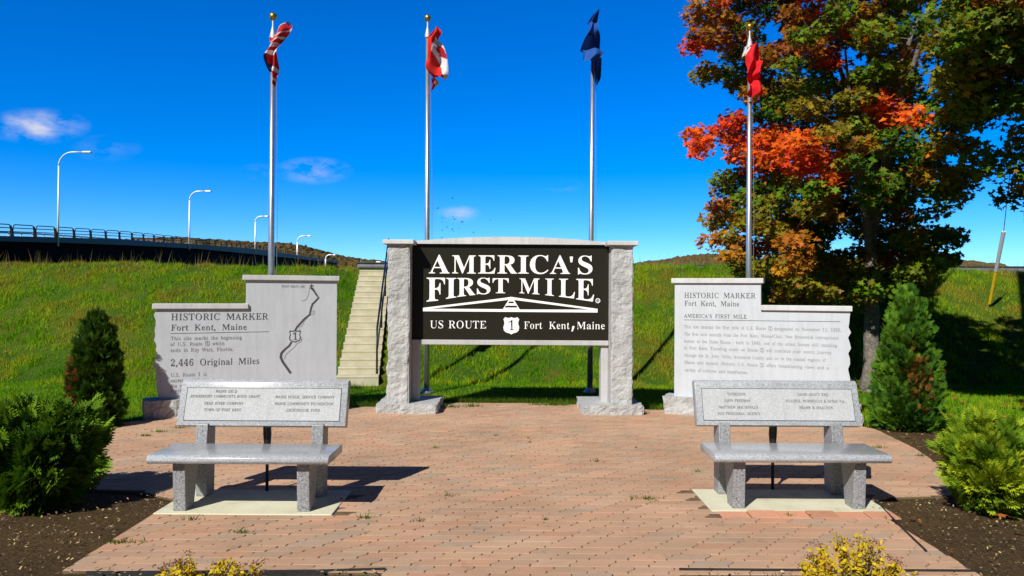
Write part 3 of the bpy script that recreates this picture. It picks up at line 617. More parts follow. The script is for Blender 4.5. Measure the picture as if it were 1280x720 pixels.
def flat_polys(name, polys, y, mat, parent, thick=0.002, tilt=None):
    """outlines in the local x,z plane at depth y, facing -y, even-odd filled"""
    cu = bpy.data.curves.new(name, "CURVE")
    cu.dimensions = "2D"
    cu.fill_mode = "BOTH"
    cu.extrude = thick
    for q in polys:
        s = cu.splines.new("POLY")
        s.points.add(len(q) - 1)
        for pt, (a, b) in zip(s.points, q):
            pt.co = (a, b, 0, 1)
        s.use_cyclic_u = True
    o = bpy.data.objects.new(name, cu)
    COL.objects.link(o)
    dg = bpy.context.evaluated_depsgraph_get()
    me = bpy.data.meshes.new_from_object(o.evaluated_get(dg))
    bpy.data.objects.remove(o)
    bpy.data.curves.remove(cu)
    me.transform(Matrix.Translation((0, y, 0)) @ Matrix.Rotation(R(90), 4, "X"))
    if tilt is not None:
        me.transform(tilt)
    me.name = name
    me.materials.clear()
    return link(name, me, parent, mat)


def onplane(px, py, M4, y=0.0):
    """photograph pixel -> x,z in the plane local y of a frame M4"""
    inv = M4.inverted()
    o = inv @ CAMLOC
    d = inv.to_3x3() @ ray(px, py)
    k = (y - o.y) / d.y
    p = o + d * k
    return p.x, p.z


def frame(o):
    return Matrix.Translation(o.location) @ o.rotation_euler.to_matrix().to_4x4()


def line_px(s, pl, pb, pr, cap_px, M4, y, font="r", word=1.0):
    """a text line measured on the photograph: left, baseline, right, height of a capital"""
    x0, z0 = onplane(pl, pb, M4, y)
    x1, _ = onplane(pr, pb, M4, y)
    _, z1 = onplane(pl, pb - cap_px, M4, y)
    return text_polys(s, x0, z0, z1 - z0, font, x_right=x1, word=word)


def stroke(pts, w):
    """a line of a given width as one outline"""
    L, Rr = [], []
    for i, p in enumerate(pts):
        a = Vector(pts[max(i - 1, 0)])
        b = Vector(pts[min(i + 1, len(pts) - 1)])
        d = (b - a).normalized()
        n = Vector((-d.y, d.x))
        ww = w[i] if hasattr(w, "__len__") else w
        L.append(tuple(Vector(p) + n * ww / 2))
        Rr.append(tuple(Vector(p) - n * ww / 2))
    return L + Rr[::-1]

# ================================================================== SETTING
SL0, SL1, TOPZ = 14.8, 20.2, 2.42


STAIR_AT = G(420, 479)
_sb = P(450.5, 338, SL1 + .25)
STAIR_D = Vector((_sb.x - STAIR_AT.x, _sb.y - STAIR_AT.y, 0))
STAIR_RUN = STAIR_D.length
STAIR_D.normalize()
STAIR_P = Vector((STAIR_D.y, -STAIR_D.x, 0))
STAIR_TOP = _sb.z
SWID = .80


def gz(x, y):
    x = np.asarray(x, dtype=float)
    y = np.asarray(y, dtype=float)
    t = np.clip((y - SL0) / (SL1 - SL0), 0, 1)
    s = t + 0.035 * np.sin(2 * np.pi * t) * -1
    z = TOPZ * s
    w = np.clip((y - 13.0) / 2, 0, 1) * np.clip((26 - y) / 4, 0, 1)
    z = z + w * (0.05 * np.sin(x * .9 + 1.3) * np.sin(y * 1.1) + .04 * np.sin(x * .37 + y * .6))
    z = z - np.clip((y - 80) / 400, 0, 1) * 3.2 - .03
    # the cut the steps lie in
    u = (x - STAIR_AT.x) * STAIR_D.x + (y - STAIR_AT.y) * STAIR_D.y
    v = (x - STAIR_AT.x) * STAIR_P.x + (y - STAIR_AT.y) * STAIR_P.y
    line = np.clip(u / STAIR_RUN, -.1, 1.2) * STAIR_TOP - .06
    near = np.clip(1 - np.maximum(np.abs(v - SWID / 2) - SWID / 2 - .1, 0) / .7, 0, 1)
    return np.where((u > -.8) & (u < STAIR_RUN + .5), z * (1 - near) + np.minimum(z, line) * near, z)


def slope_point(px, py):
    """where the ray of a pixel meets the bank"""
    d = ray(px, py)
    for i in range(200, 6000):
        k = i * .005 / d.y * 1.0
        p = CAMLOC + d * (k)
        if p.z <= float(gz(p.x, p.y)):
            return p
    return P(px, py, 19)


xs = np.concatenate([[-4000, -1500, -500, -200, -80, -40, -24], np.arange(-18, 18.01, .3), [24, 40, 80, 200, 500, 1500, 4000]])
ys = np.concatenate([[-300, -60, -20, -8, -3, 0], np.arange(1, 26.01, .25), [30, 40, 60, 80, 140, 300, 480, 900, 2000, 5000]])
XX, YY = np.meshgrid(xs, ys)
ZZ = gz(XX, YY)
bm = bmesh.new()
vv_ = [[bm.verts.new((XX[j, i], YY[j, i], ZZ[j, i])) for i in range(len(xs))] for j in range(len(ys))]
for j in range(len(ys) - 1):
    for i in range(len(xs) - 1):
        bm.faces.new((vv_[j][i], vv_[j][i + 1], vv_[j + 1][i + 1], vv_[j + 1][i]))
kind(build("ground", bm, M["turf"], smooth=True), "structure")


def inpoly(poly, x, y):
    x = np.asarray(x)
    y = np.asarray(y)
    c = np.zeros(x.shape, bool)
    n = len(poly)
    for i in range(n):
        x0, y0 = poly[i]
        x1, y1 = poly[(i + 1) % n]
        m = ((y0 > y) != (y1 > y)) & (x < (x1 - x0) * (y - y0) / ((y1 - y0) or 1e-9) + x0)
        c ^= m
    return c


def sheet(name, poly, z, mat, h=None):
    bm = bmesh.new()
    if h is None:
        f = bm.faces.new([bm.verts.new((x, y, z)) for x, y in poly])
        bmesh.ops.triangulate(bm, faces=[f])
    else:
        a = [bm.verts.new((x, y, z)) for x, y in poly]
        b = [bm.verts.new((x, y, z + h)) for x, y in poly]
        bm.faces.new(b)
        for i in range(len(a)):
            k = (i + 1) % len(a)
            bm.faces.new((a[i], a[k], b[k], b[i]))
    return kind(build(name, bm, mat), "structure")


MULCH = [(-11, -6), (11, -6), (10.5, 4.5), (8.2, 6.6), (6.2, 8.6), (5.7, 9.9), (5.0, 10.25), (2, 9), (-2, 9), (-5.1, 10.2), (-5.6, 10.0), (-6.3, 8.6), (-7.2, 6.8), (-10.5, 5.0)]
sheet("mulch_bed", MULCH, -.022, M["mulch"])
PATIO = [(-.80, 2.6), (1.06, 2.6), (1.06, 4.76), (2.95, 4.76), (2.95, 6.42), (3.3, 6.6), (3.86, 6.66), (4.32, 7.4), (4.62, 8.7), (4.75, 9.9), (4.55, 10.5), (2.4, 11.45), (1.25, 11.7), (1.0, 12.05),
         (-1.06, 12.08), (-1.2, 11.8), (-2.4, 11.55), (-4.9, 10.5), (-5.2, 9.9), (-4.9, 8.7), (-4.4, 7.3), (-3.9, 6.72), (-3.2, 6.62), (-2.82, 6.4), (-2.80, 4.76), (-.80, 4.76)]
sheet("paving_bed", PATIO, -.034, M["joint_sand"], .028)

# interlocking pavers, one sheet of the floor
rng = np.random.default_rng(7)
RW, PL, JG = .120, .255, .0062
prof = [(-.029, 0), (-.023, .34), (.023, .66), (.029, 1.0)]       # the bent end of a paver
rows = int(9.6 / RW)
PV, PC = [], []
pal = np.array([[.455, .28, .182], [.447, .274, .178], [.435, .278, .185], [.432, .283, .188], [.405, .277, .19], [.465, .265, .168], [.38, .272, .193], [.452, .292, .188]])
pw = np.array([.20, .17, .17, .14, .10, .10, .05, .07])
RCY, RCX = [6.4, 6.6, 6.66, 7.4, 8.7, 9.9, 10.5, 11.45, 11.7, 12.05], [2.95, 3.3, 3.86, 4.32, 4.62, 4.75, 4.55, 2.4, 1.25, 1.0]
LCY, LCX = [6.4, 6.62, 6.72, 7.3, 8.7, 9.9, 10.5, 11.55, 11.8, 12.08], [-2.82, -3.2, -3.9, -4.4, -4.9, -5.2, -4.9, -2.4, -1.2, -1.06]
for r in range(rows):
    y0 = 2.6 + r * RW
    off = (r % 2) * PL / 2 + .04 * math.sin(r * .7)
    for k in range(-22, 22):
        x0 = k * PL + off
        cx, cy = x0 + PL / 2, y0 + RW / 2
        if not any(inpoly(PATIO, np.array([cx + q * PL * .45]), np.array([cy]))[0] for q in (-1, 0, 1)):
            continue
        if -2.83 < cx < -1.37 and 5.97 < cy < 6.68 or 1.57 < cx < 3.09 and 5.96 < cy < 6.80:
            continue
        if abs(cx) > 5.5:
            continue
        JL, JR = rng.uniform(.0022, .0056, 2)
        ol = [(x0 + a + JL, y0 + .0004 + b * (RW - .0008)) for a, b in prof]
        orr = [(x0 + PL + a - JR, y0 + .0004 + b * (RW - .0008)) for a, b in prof]
        ring = ol + orr[::-1]
        if cy < 6.4:
            xr_ = 1.055 if cy < 4.76 else 2.945
            xl_ = -.795 if cy < 4.76 else -2.795
            ring = [(min(max(x, xl_), xr_), y) for x, y in ring]
            if max(x for x, _ in ring) - min(x for x, _ in ring) < .03:
                continue
        else:
            ring = [(min(max(x, float(np.interp(y, LCY, LCX))), float(np.interp(y, RCY, RCX))), y) for x, y in ring]
            if max(x for x, _ in ring) - min(x for x, _ in ring) < .03:
                continue
        dz = rng.normal(0, .0010)
        tx, ty = rng.normal(0, .004), rng.normal(0, .004)
        c0 = pal[rng.choice(8, p=pw)] * (1 + rng.normal(0, .045))
        PV.append((ring, dz, tx, ty, cx, cy))
        PC.append(c0)
for k in range(6):                                     # a course of larger red bricks before the right pad
    w_ = (3.06 - 1.66) / 6
    x0, x1, y0, y1 = 1.66 + k * w_ + .004, 1.66 + (k + 1) * w_ - .004, 5.955, 6.12
    PV.append(([(x0, y0), (x0, (y0 + y1) / 2), (x0, y1), (x1, y1), (x1, (y0 + y1) / 2), (x1, y0)], rng.normal(.010, .003), 0, .05, (x0 + x1) / 2, (y0 + y1) / 2))
    PC.append(np.array([.52, .255, .16]) * (1 + rng.normal(0, .08)))
bm = bmesh.new()
cl_ = bm.verts.layers.float_color.new("Col")
for (ring, dz, tx, ty, cx, cy), c0 in zip(PV, PC):
    n = len(ring)
    lo, mid_, hi = [], [], []
    for x, y in ring:
        zt = dz + tx * (x - cx) + ty * (y - cy)
        ix = cx + (x - cx) * .968
        iy = cy + (y - cy) * .955
        for lst, (a, b, z) in ((lo, (x, y, -.009)), (mid_, (x, y, zt - .0025)), (hi, (ix, iy, zt))):
            v = bm.verts.new((a, b, z))
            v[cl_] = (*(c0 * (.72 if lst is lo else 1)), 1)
            lst.append(v)
    bm.faces.new(hi[::-1])
    for i in range(n):
        k = (i + 1) % n
        bm.faces.new((lo[i], mid_[i], mid_[k], lo[k]))
        bm.faces.new((mid_[i], hi[i], hi[k], mid_[k]))
patio = build("patio", bm, M["paver"])
kind(patio, "structure")
PZ = 0.0

# concrete pads under the benches and the row of big red pavers before the right one
for nm, x0, x1, y0, y1 in (("concrete_pad", -2.80, -1.40, 5.955, 6.68), ("concrete_pad", 1.62, 3.06, 6.13, 6.80)):
    bm = bmesh.new()
    box(bm, x0, x1, y0, y1, -.04, PZ + .008, .006)
    kind(build(nm, bm, M["concrete_pad"]), "structure")

# steps up the bank
NST = 17
srise = STAIR_TOP / NST
sa, sdir, sperp, srun = STAIR_AT, STAIR_D, STAIR_P, STAIR_RUN
stairs = thing("staircase", "pale concrete steps climbing the grass bank behind the stepped markers", "stairs", (sa.x, sa.y, 0), math.atan2(sdir.y, sdir.x) - math.pi / 2)
bm = bmesh.new()
tread = srun / NST
prof_ = []
for i in range(NST):
    prof_ += [(i * tread, i * srise), (i * tread, (i + 1) * srise - .045), (i * tread - .008, (i + 1) * srise - .035), (i * tread - .008, (i + 1) * srise - .012), (i * tread + .004, (i + 1) * srise)]
prof_ += [(srun + .6, NST * srise), (srun + .6, NST * srise - .5), (0.6, -.4), (0, -.4)]
sidebar(bm, prof_, 0, SWID)
build("flight", bm, M["concrete_stair"], stairs, auto=30)
rail = thing("handrail", "black metal handrail rising along the right side of the concrete steps", "handrail", (sa.x, sa.y, 0), stairs.rotation_euler.z)


def sz(y):
    return max(0.0, y / tread) * srise


bm = bmesh.new()
xr = SWID - .05
y_a, y_b = .35, srun - .2
tube(bm, [(xr, y_a, sz(y_a) + .86), (xr, y_a + .05, sz(y_a) + .92), (xr, y_b, sz(y_b) + .92), (xr, y_b + .25, sz(y_b) + .92)], .021, 8)
build("top_rail", bm, M["black_metal"], rail, smooth=True)
bm = bmesh.new()
tube(bm, [(xr, y_a, sz(y_a) + .45), (xr, y_b, sz(y_b) + .45)], .017, 8)
build("lower_rail", bm, M["black_metal"], rail, smooth=True)
for q in range(4):
    yy = y_a + (y_b - y_a) * q / 3
    bm = bmesh.new()
    tube(bm, [(xr, yy, sz(yy) - .05), (xr, yy, sz(yy) + .92)], .02, 8)
    build("rail_post", bm, M["black_metal"], rail, smooth=True)

# far hills
def hill(name, prof_px, Y, depth, seed):
    pts = sorted((P(x, y, Y).x, P(x, y - 1.5, Y).z) for x, y in prof_px)
    hx = np.array([p[0] for p in pts])
    hz = np.array([p[1] for p in pts])
    gx = np.arange(hx[0], hx[-1], 2.2)
    nz = 26
    rg = np.random.default_rng(seed)
    top = np.interp(gx, hx, hz)
    ker = np.ones(9) / 9
    top = np.convolve(np.pad(top, 4, mode="edge"), ker, "valid")
    bm = bmesh.new()
    rws = []
    for j in range(nz + 6):
        t = j / nz
        yv = Y - depth + depth * t
        prof_t = math.sin(min(t, 2 - t) * math.pi / 2) ** .9
        row = []
        for i, x in enumerate(gx):
            z = -4 + (top[i] + 4) * prof_t + rg.normal(0, 1.0) * (1 if t > .05 else 0) - (.9 if t >= 1 else 0)
            row.append(bm.verts.new((x + rg.normal(0, .5), yv + rg.normal(0, 1.5), z)))
        rws.append(row)
    for a, b in zip(rws, rws[1:]):
        for i in range(len(gx) - 1):
            bm.faces.new((a[i], a[i + 1], b[i + 1], b[i]))
    return kind(build(name, bm, M["forest_hill"]), "structure")


hill("hill", [(700, 334), (760, 332), (795, 331), (830, 326), (865, 320.5), (885, 319.5), (905, 322), (935, 327.5), (960, 326), (1000, 323), (1060, 325), (1150, 325), (1190, 327.5), (1225, 332), (1260, 340), (1330, 344), (1500, 335)], 900, 180, 3)
hill("hill", [(-200, 303), (60, 308), (150, 302), (230, 299), (330, 305.5), (362, 306), (395, 312.5), (430, 322), (455, 326), (475, 328), (500, 331), (560, 336), (640, 338)], 1000, 200, 4)

# ------------------------------------------------------------------ the road bridge on the left
def by(px):
    return 33345.0 / (478.5 - px)


railz = [(-60, 277), (0, 279.5), (72, 283.5), (150, 288.5), (237, 297), (290, 302.5), (320, 306), (372, 315.5), (408, 322), (425, 325), (440, 328)]
deckb = [(-60, 299.5), (0, 301.5), (96, 304), (170, 307), (247, 311), (290, 315), (320, 318), (372, 323.5), (408, 327), (425, 329), (440, 331)]
YB = np.array([by(p) for p, _ in railz])
ZR = np.array([P(p, y, by(p)).z for p, y in railz])
YD = np.array([by(p) for p, _ in deckb])
ZD = np.array([P(p, y, by(p)).z for p, y in deckb])


def bpt(y):
    p = P(478.5 - 33345.0 / y, 300, y)
    return p.x


def bz(y):                       # deck surface: a railing below its top rail
    return float(np.interp(y, YB, ZR)) - 1.12


def bzl(y):
    return min(float(np.interp(y, YD, ZD)), bz(y) - .45)


bstart, bend = 58.0, 600.0
bridge = thing("road_bridge", "long dark road bridge with slanted railing crossing beyond the grass bank", "bridge", (bpt(80), 80, 0))
BO = Vector(bridge.location)
yb = [bstart + (bend - bstart) * (i / 60) ** 1.6 for i in range(61)]


def strip(name, mat, sec):
    """sec(y) -> closed outline in (dx, z) at y"""
    bm = bmesh.new()
    rings = []
    for y in yb:
        rings.append([bm.verts.new((bpt(y) + dx - BO.x, y - BO.y, z)) for dx, z in sec(y)])
    n = len(rings[0])
    for a, b in zip(rings, rings[1:]):
        for k in range(n):
            bm.faces.new((a[k], a[(k + 1) % n], b[(k + 1) % n], b[k]))
    bm.faces.new(rings[0])
    bm.faces.new(rings[-1][::-1])
    return build(name, bm, mat, bridge)


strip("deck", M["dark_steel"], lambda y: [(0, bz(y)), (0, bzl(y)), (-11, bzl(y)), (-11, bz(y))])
strip("girder", M["wall_in_shade"], lambda y: [(-.7, bzl(y) - .004), (-.7, bzl(y) - 1.9), (-10.3, bzl(y) - 1.9), (-10.3, bzl(y) - .004)])
strip("abutment_wall", M["wall_in_shade"], lambda y: [(-.5, bzl(y) - 1.905), (-.5, -3), (-10.5, -3), (-10.5, bzl(y) - 1.905)])
yp = bstart
panels = []
while yp < bend:
    ln = 4.7 + (yp - 60) * .009
    panels.append((yp, min(yp + ln, bend)))
    yp += ln


def panel_bm(bm, ya, ybb, dx):
    def pt(y, h):
        return (bpt(y) + dx - BO.x, y - BO.y, bz(y) + h)
    a, b = ya + .28, ybb - .28
    th = .055
    tube(bm, [pt(a - .1, 0), pt(a, .8), pt(a + .1, 1.02), pt(a + .35, 1.1), pt(b - .35, 1.1), pt(b - .1, 1.02), pt(b, .8), pt(b + .1, 0)], th, 6)
    for h in (.42, .78):
        tube(bm, [pt(a, h), pt(b, h)], .05, 6)
    for y in (ya, ):
        tube(bm, [pt(y + .18, -.05), pt(y - .05, .75), pt(y - .2, 1.0)], [.16, .11, .07], 6)


for i, (a, b) in enumerate(panels[:90]):
    bm = bmesh.new()
    panel_bm(bm, a, b, -.15)
    build("railing_panel", bm, M["dark_steel"], bridge)
bm = bmesh.new()
for a, b in panels[90:]:
    panel_bm(bm, a, b, -.15)
if len(panels) > 90:
    kind(build("railing", bm, M["dark_steel"], bridge), "stuff")
else:
    bm.free()
bm = bmesh.new()
for a, b in panels[:60]:
    def pt(y, h):
        return (bpt(y) - 10.8 - BO.x, y - BO.y, bz(y) + h)
    tube(bm, [pt(a, .62), pt(b, .62)], .1, 5)
for y in np.arange(bstart, 300, 3.2):
    p = (bpt(y) - 10.8 - BO.x, y - BO.y, bz(y))
    tube(bm, [p, (p[0], p[1], p[2] + .75)], .1, 5)
build("far_guardrail", bm, M["lamp_metal"], bridge)

# lamps along it
lampdesc = ["nearest white curved street lamp on the bridge, leftmost and tallest", "second white curved street lamp on the bridge, well left of the striped flag's pole",
            "third white street lamp on the bridge, just left of the striped flag's pole", "fourth white street lamp, just right of the striped flag's pole", "farthest tiny white street lamp near where the bridge meets the bank"]
for i, (pb, ptop, ybase, ytop, xarm) in enumerate(((72.5, 74, 296, 190, 115), (236.5, 238, 305, 239, 265), (319, 320, 312, 270.5, 336), (371.5, 372, 323, 295, 389), (407, 407.5, 331, 318.5, 420))):
    Y = by(pb) * (1.0 if i < 4 else .8)
    p0 = P(pb, ybase, Y)
    p1 = P(pb + .4, ytop, Y)
    arm = (xarm - ptop) / F * Y
    Hh = p1.z - p0.z
    lp = thing("street_lamp", lampdesc[i], "street lamp", p0, 0, "street lamps along the bridge")
    rr = max(.09, .0011 * Y)
    bm = bmesh.new()
    tube(bm, [(0, 0, -1.0), (0, 0, Hh * .3), (0, 0, Hh - arm * .42)], [rr * 1.2, rr, rr * .85], 10)
    build("pole", bm, M["lamp_metal"], lp, smooth=True)
    bm = bmesh.new()
    pts = []
    for k in range(9):
        a = k / 8 * math.pi / 2
        pts.append((arm * .42 * (1 - math.cos(a)), 0, Hh - arm * .42 + arm * .42 * math.sin(a)))
    pts.append((arm * .75, 0, Hh))
    tube(bm, pts, rr * .75, 8)
    build("arm", bm, M["lamp_metal"], lp, smooth=True)
    bm = bmesh.new()
    box(bm, arm * .74, arm, -.14 - rr, .14 + rr, Hh - rr * .9, Hh + rr * .8, rr * .4)
    build("lamp_head", bm, M["lamp_metal"], lp)

# guard rail on top of the bank, beyond the steps
gr = thing("guardrail", "low dark metal guardrail running along the top of the grass bank", "guardrail", (4, 22.6, TOPZ - .09))
bm = bmesh.new()
ax = np.arange(-8.6, 13.6, .5)
wprof = [(-.03, 0), (.02, .06), (-.03, .12), (-.03, .15), (.02, .21), (-.03, .27)]
prev = None
for x in ax:
    ring = [bm.verts.new((x, a, .03 + b)) for a, b in wprof]
    if prev:
        for k in range(len(ring) - 1):
            bm.faces.new((prev[k], ring[k], ring[k + 1], prev[k + 1]))
    prev = ring
bo = build("beam", bm, M["galvanized"], gr)
so = bo.modifiers.new("solid", "SOLIDIFY")
so.thickness = .01
for x in np.arange(-8.5, 13.5, 2.0):
    bm = bmesh.new()
    box(bm, x - .05, x + .05, .03, .14, -.4, .29, .01)
    build("post", bm, M["galvanized"], gr)
for (px, yb_, yt_, lb) in ((473, 333, 326.5, "small white reflector post standing on the bank top just left of the sign"), (451, 333, 324.5, "thin dark marker stake on the bank top above the steps")):
    Y = 23.6
    b0, b1 = P(px, yb_, Y), P(px, yt_, Y)
    mp = thing("marker_post", lb, "post", (b0.x, b0.y, b0.z - .25))
    bm = bmesh.new()
    w = .06 if px == 473 else .022
    box(bm, -w, w, -.02, .02, 0, b1.z - b0.z + .25 - .1, .008)
    build("stake", bm, M["white_paint"] if px == 473 else M["galvanized"], mp)
    bm = bmesh.new()
    box(bm, -w * 1.15, w * 1.15, -.03, .03, b1.z - b0.z + .152, b1.z - b0.z + .25, .008)
    build("reflector", bm, M["white_paint"] if px == 473 else M["galvanized"], mp)

# utility pole standing out of frame on the right (it throws the long shadow on the bank) and its guy wire
up = thing("utility_pole", "brown timber utility pole standing on the lawn right of the round shrub", "utility pole", (8.3, 11.6, 0))
bm = bmesh.new()
tube(bm, [(0, 0, -.2), (0, 0, 5), (0, 0, 11.5)], [.19, .165, .13], 14)
build("pole", bm, M["wood_pole"], up, smooth=True)
bm = bmesh.new()
lathe(bm, [(.134, 0), (.134, .05), (.05, .14), (.01, .15)], 14, (0, 0, 11.5))
build("cap", bm, M["galvanized"], up)
gb = slope_point(1236, 385)
gt = Vector((8.3, 11.6, 10.2))
gy = thing("guy_wire", "slanted guy wire with yellow guard anchored in the bank right of the tree", "guy wire", gb)
P_top = P(1252.5, 300, gb.y - .9)
gdir = (P_top - gb).normalized()
Lg = (P_top - gb).length
bm = bmesh.new()
tube(bm, [gdir * .12, gdir * (Lg * .55)], [.034, .038], 10)
build("guard", bm, M["yellow_plastic"], gy, auto=40)
bm = bmesh.new()
tube(bm, [gdir * (Lg * .551), gdir * (Lg * 1.12)], [.042, .045], 10)
build("sleeve", bm, M["grey_plastic"], gy, auto=40)
bm = bmesh.new()
tube(bm, [gdir * -.25, gdir * .12], .014, 6)
tube(bm, [gdir * (Lg * 1.12), gdir * (Lg * 1.12) + (gt - gb - gdir * (Lg * 1.12)) * .9], .008, 6)
build("wire", bm, M["galvanized"], gy)

# ================================================================== THE MAIN SIGN
SG = P(637, 515, 10.92)
sign = thing("monument_sign", "large granite monument sign with black panel reading the route's first mile", "sign", (SG.x, 10.92, 0))
SM = frame(sign)
for i, s in enumerate((-1, 1)):
    bm = bmesh.new()
    a, b = (-1.935, -1.035) if s < 0 else (1.035, 1.935)
    rough_box(bm, a, b, 0, 1.0, -.05, .135, .03, .028, 11 + i, scale=6)
    build("plinth", bm, M["granite_rough"], sign)
    bm = bmesh.new()
    a, b = (-1.79, -1.465) if s < 0 else (1.465, 1.79)
    rough_box(bm, a, b, .10, .56, .132, 2.445, .022, .025, 21 + i, faces="xy" if s < 0 else "yX", scale=5)
    cn_ = build("column", bm, M["granite_rough"], sign)
    bm = bmesh.new()
    a, b = (-1.85, -1.40) if s < 0 else (1.40, 1.85)
    box(bm, a, b, .05, .62, 2.447, 2.51, .008)
    build("cap", bm, M["granite_coping"], cn_)
    bm = bmesh.new()
    a, b = (-1.463, -1.355) if s < 0 else (1.355, 1.463)
    box(bm, a, b, .415, .63, .13, .972, .006)
    build("support_leg", bm, M["granite_smooth"], sign)
YF = .40
bm = bmesh.new()
box(bm, -1.463, 1.463, YF, YF + .16, 1.046, 2.468, .003)
panel = build("panel", bm, M["black_granite"], sign)
bm = bmesh.new()
box(bm, -1.463, 1.463, YF - .03, YF + .20, .974, 1.046, .006)
build("bottom_beam", bm, M["granite_smooth"], sign)
bm = bmesh.new()
top = [(-1.463, 2.47)]
top += [(1.463, 2.47)]
for k in range(25):
    x = 1.463 - 2.926 * k / 24
    top.append((x, 2.505 + .074 * (1 - (x / 1.463) ** 2) ** 1.0))
prism(bm, top, YF - .055, YF + .22)
build("top_beam", bm, M["granite_coping"], sign)

polys = []
YT = YF - .002


def zx(x, y):      # measured on the enlargement of the panel
    return 515 + x * 255 / 1280, 300 + y * 140.0 / 703


def big_letters(items):
    out_ = []
    for ch, l, r, top_, bl, br in items:
        (pl, pt_), (pr, pb) = zx(l, top_), zx(r, bl)
        x0, z1 = onplane(pl, pt_, SM, YT)
        x1, z0 = onplane(pr, pb, SM, YT)
        _, z0r = onplane(pr, zx(r, br)[1], SM, YT)
        gl = GLYPHS["b"][ch][1]
        ax_ = [v for q in gl for v in q[0::2]]
        ay = [v for q in gl for v in q[1::2]]
        a0, a1, b0, b1 = min(ax_), max(ax_), min(ay), max(ay)
        for q in gl:
            o_ = []
            for i in range(0, len(q), 2):
                u = (q[i] - a0) / (a1 - a0)
                v = (q[i + 1] - b0) / (b1 - b0)
                zb = z0 + (z0r - z0) * u
                o_.append((x0 + (x1 - x0) * u, zb + (z1 - zb) * v))
            out_.append(o_)
    return out_


polys += big_letters([("A", 106, 236, 92, 210, 210), ("M", 252, 400, 96, 210, 211), ("E", 416, 524, 96, 211, 211), ("R", 536, 660, 96, 211, 211), ("I", 666, 732, 97, 211, 211),
                      ("C", 740, 856, 94, 215, 215), ("A", 866, 992, 95, 213, 213), ("'", 990, 1010, 104, 140, 140), ("S", 1042, 1132, 97, 217, 217)])
polys += big_letters([("F", 92, 206, 236, 388, 376), ("I", 214, 278, 238, 370, 360), ("R", 284, 398, 238, 358, 344), ("S", 408, 492, 236, 342, 342), ("T", 506, 606, 240, 334, 334),
                      ("M", 674, 800, 241, 334, 342), ("I", 836, 890, 242, 346, 352), ("L", 922, 1022, 243, 356, 368), ("E", 1030, 1142, 244, 372, 388)])


def zpoly(pts):
    return [onplane(*zx(x, y), SM, YT) for x, y in pts]


# the roof-like emblem of a road running to the horizon
polys.append(zpoly([(66, 426), (560, 366), (622, 357), (684, 366), (1164, 432), (1164, 455), (66, 447)]))
polys.append(zpoly([(112, 432), (612, 376), (604, 390), (590, 416 - 22), (584, 402), (566, 434), (560, 436)]))
polys[-1] = zpoly([(116, 431), (606, 376), (570, 434)])
polys.append(zpoly([(640, 376), (1120, 437), (676, 436)]))
polys.append(zpoly([(609, 386), (635, 386), (642, 397), (602, 397)]))
polys.append(zpoly([(590, 412), (655, 412), (664, 424), (580, 424)]))
cx0, cz0 = onplane(*zx(573, 592), SM, YT)
cx1, cz1 = onplane(*zx(573, 484), SM, YT)
polys += shield_polys(cx0, cz0, cz1 - cz0, True)
for s_, l, bl, r, cap in (("US ROUTE", 110, 553, 468, 47), ("Fort", 700, 557, 818, 45), ("Kent", 857, 558, 990, 45), ("Maine", 1032, 559, 1212, 45)):
    (pl, pb), (pr, _) = zx(l, bl), zx(r, bl)
    polys += line_px(s_, pl, pb, pr, cap * 140 / 703, SM, YT)
polys += big_letters([(",", 1000, 1020, 540, 574, 574)])
# ring of the registered mark
rx, rz = onplane(*zx(1166, 381), SM, YT)
polys.append([(rx + .036 * math.cos(a * .3927), rz + .036 * math.sin(a * .3927)) for a in range(16)])
polys.append([(rx + .025 * math.cos(a * .3927), rz + .025 * math.sin(a * .3927)) for a in range(16)])
polys += text_polys("R", rx - .011, rz - .013, .027)
flat_polys("lettering", polys, YT, M["white_letter"], panel, .0015)

# ================================================================== HISTORIC MARKERS
def slab_outline(L, low, high, step, left_high, seed):
    rg = random.Random(seed)
    if left_high:
        pts = [(0, .25), (0, high), (step, high), (step, low), (L, low)]
        n = 18
        pts += [(L + rg.uniform(-.03, .012), low - (low - .25) * k / n) for k in range(1, n)]
        pts += [(L - .01, .25)]
    else:
        pts = [(L, .25), (0.06, .25)]
        n = 18
        pts += [(rg.uniform(-.012, .03) + (.05 * (1 - k / 3) if k < 3 else 0), .25 + (low - .27) * k / n) for k in range(1, n)]
        pts += [(.02, low), (step, low), (step, high), (L, high)]
    return pts


def marker(label, A, B, left_high, seed):
    d = B - A
    L = math.hypot(d.x, d.y)
    a = math.atan2(d.y, d.x)
    t_ = thing("stone_marker", label, "stone marker", (A.x, A.y, 0), a)
    return t_, L


# left marker: its tall part is on the right
A, B = P(193, 450, 10.42), P(420.5, 450, 11.30)
ml, L = marker("grey stone marker engraved with a road map under its tall right part", A, B, False, 3)
MM = frame(ml)
stepx = onplane(308, 365, MM)[0]
lowz = onplane(250, 386, MM)[1]
highz = onplane(365, 350.5, MM)[1]
bm = bmesh.new()
prism(bm, slab_outline(L, lowz, highz, stepx, False, 5), 0, .2)
slab = build("slab", bm, M["granite_marker"], ml)
c0, c1 = onplane(190.5, 382, MM)[0], onplane(310.5, 382, MM)[0]
bm = bmesh.new()
box(bm, c0, c1 - .002, -.035, .235, lowz, lowz + .072, .006)
build("coping", bm, M["granite_coping"], ml)
c0, c1 = onplane(303.5, 347, MM)[0], onplane(424, 347, MM)[0]
bm = bmesh.new()
box(bm, c0, c1, -.035, .235, highz, highz + .072, .006)
build("coping", bm, M["granite_coping"], ml)
bm = bmesh.new()
rough_box(bm, -.16, L + .16, -.12, .32, -.06, .252, .04, .05, 31, scale=5)
build("footing", bm, M["granite_rough"], ml)
YT = -.002


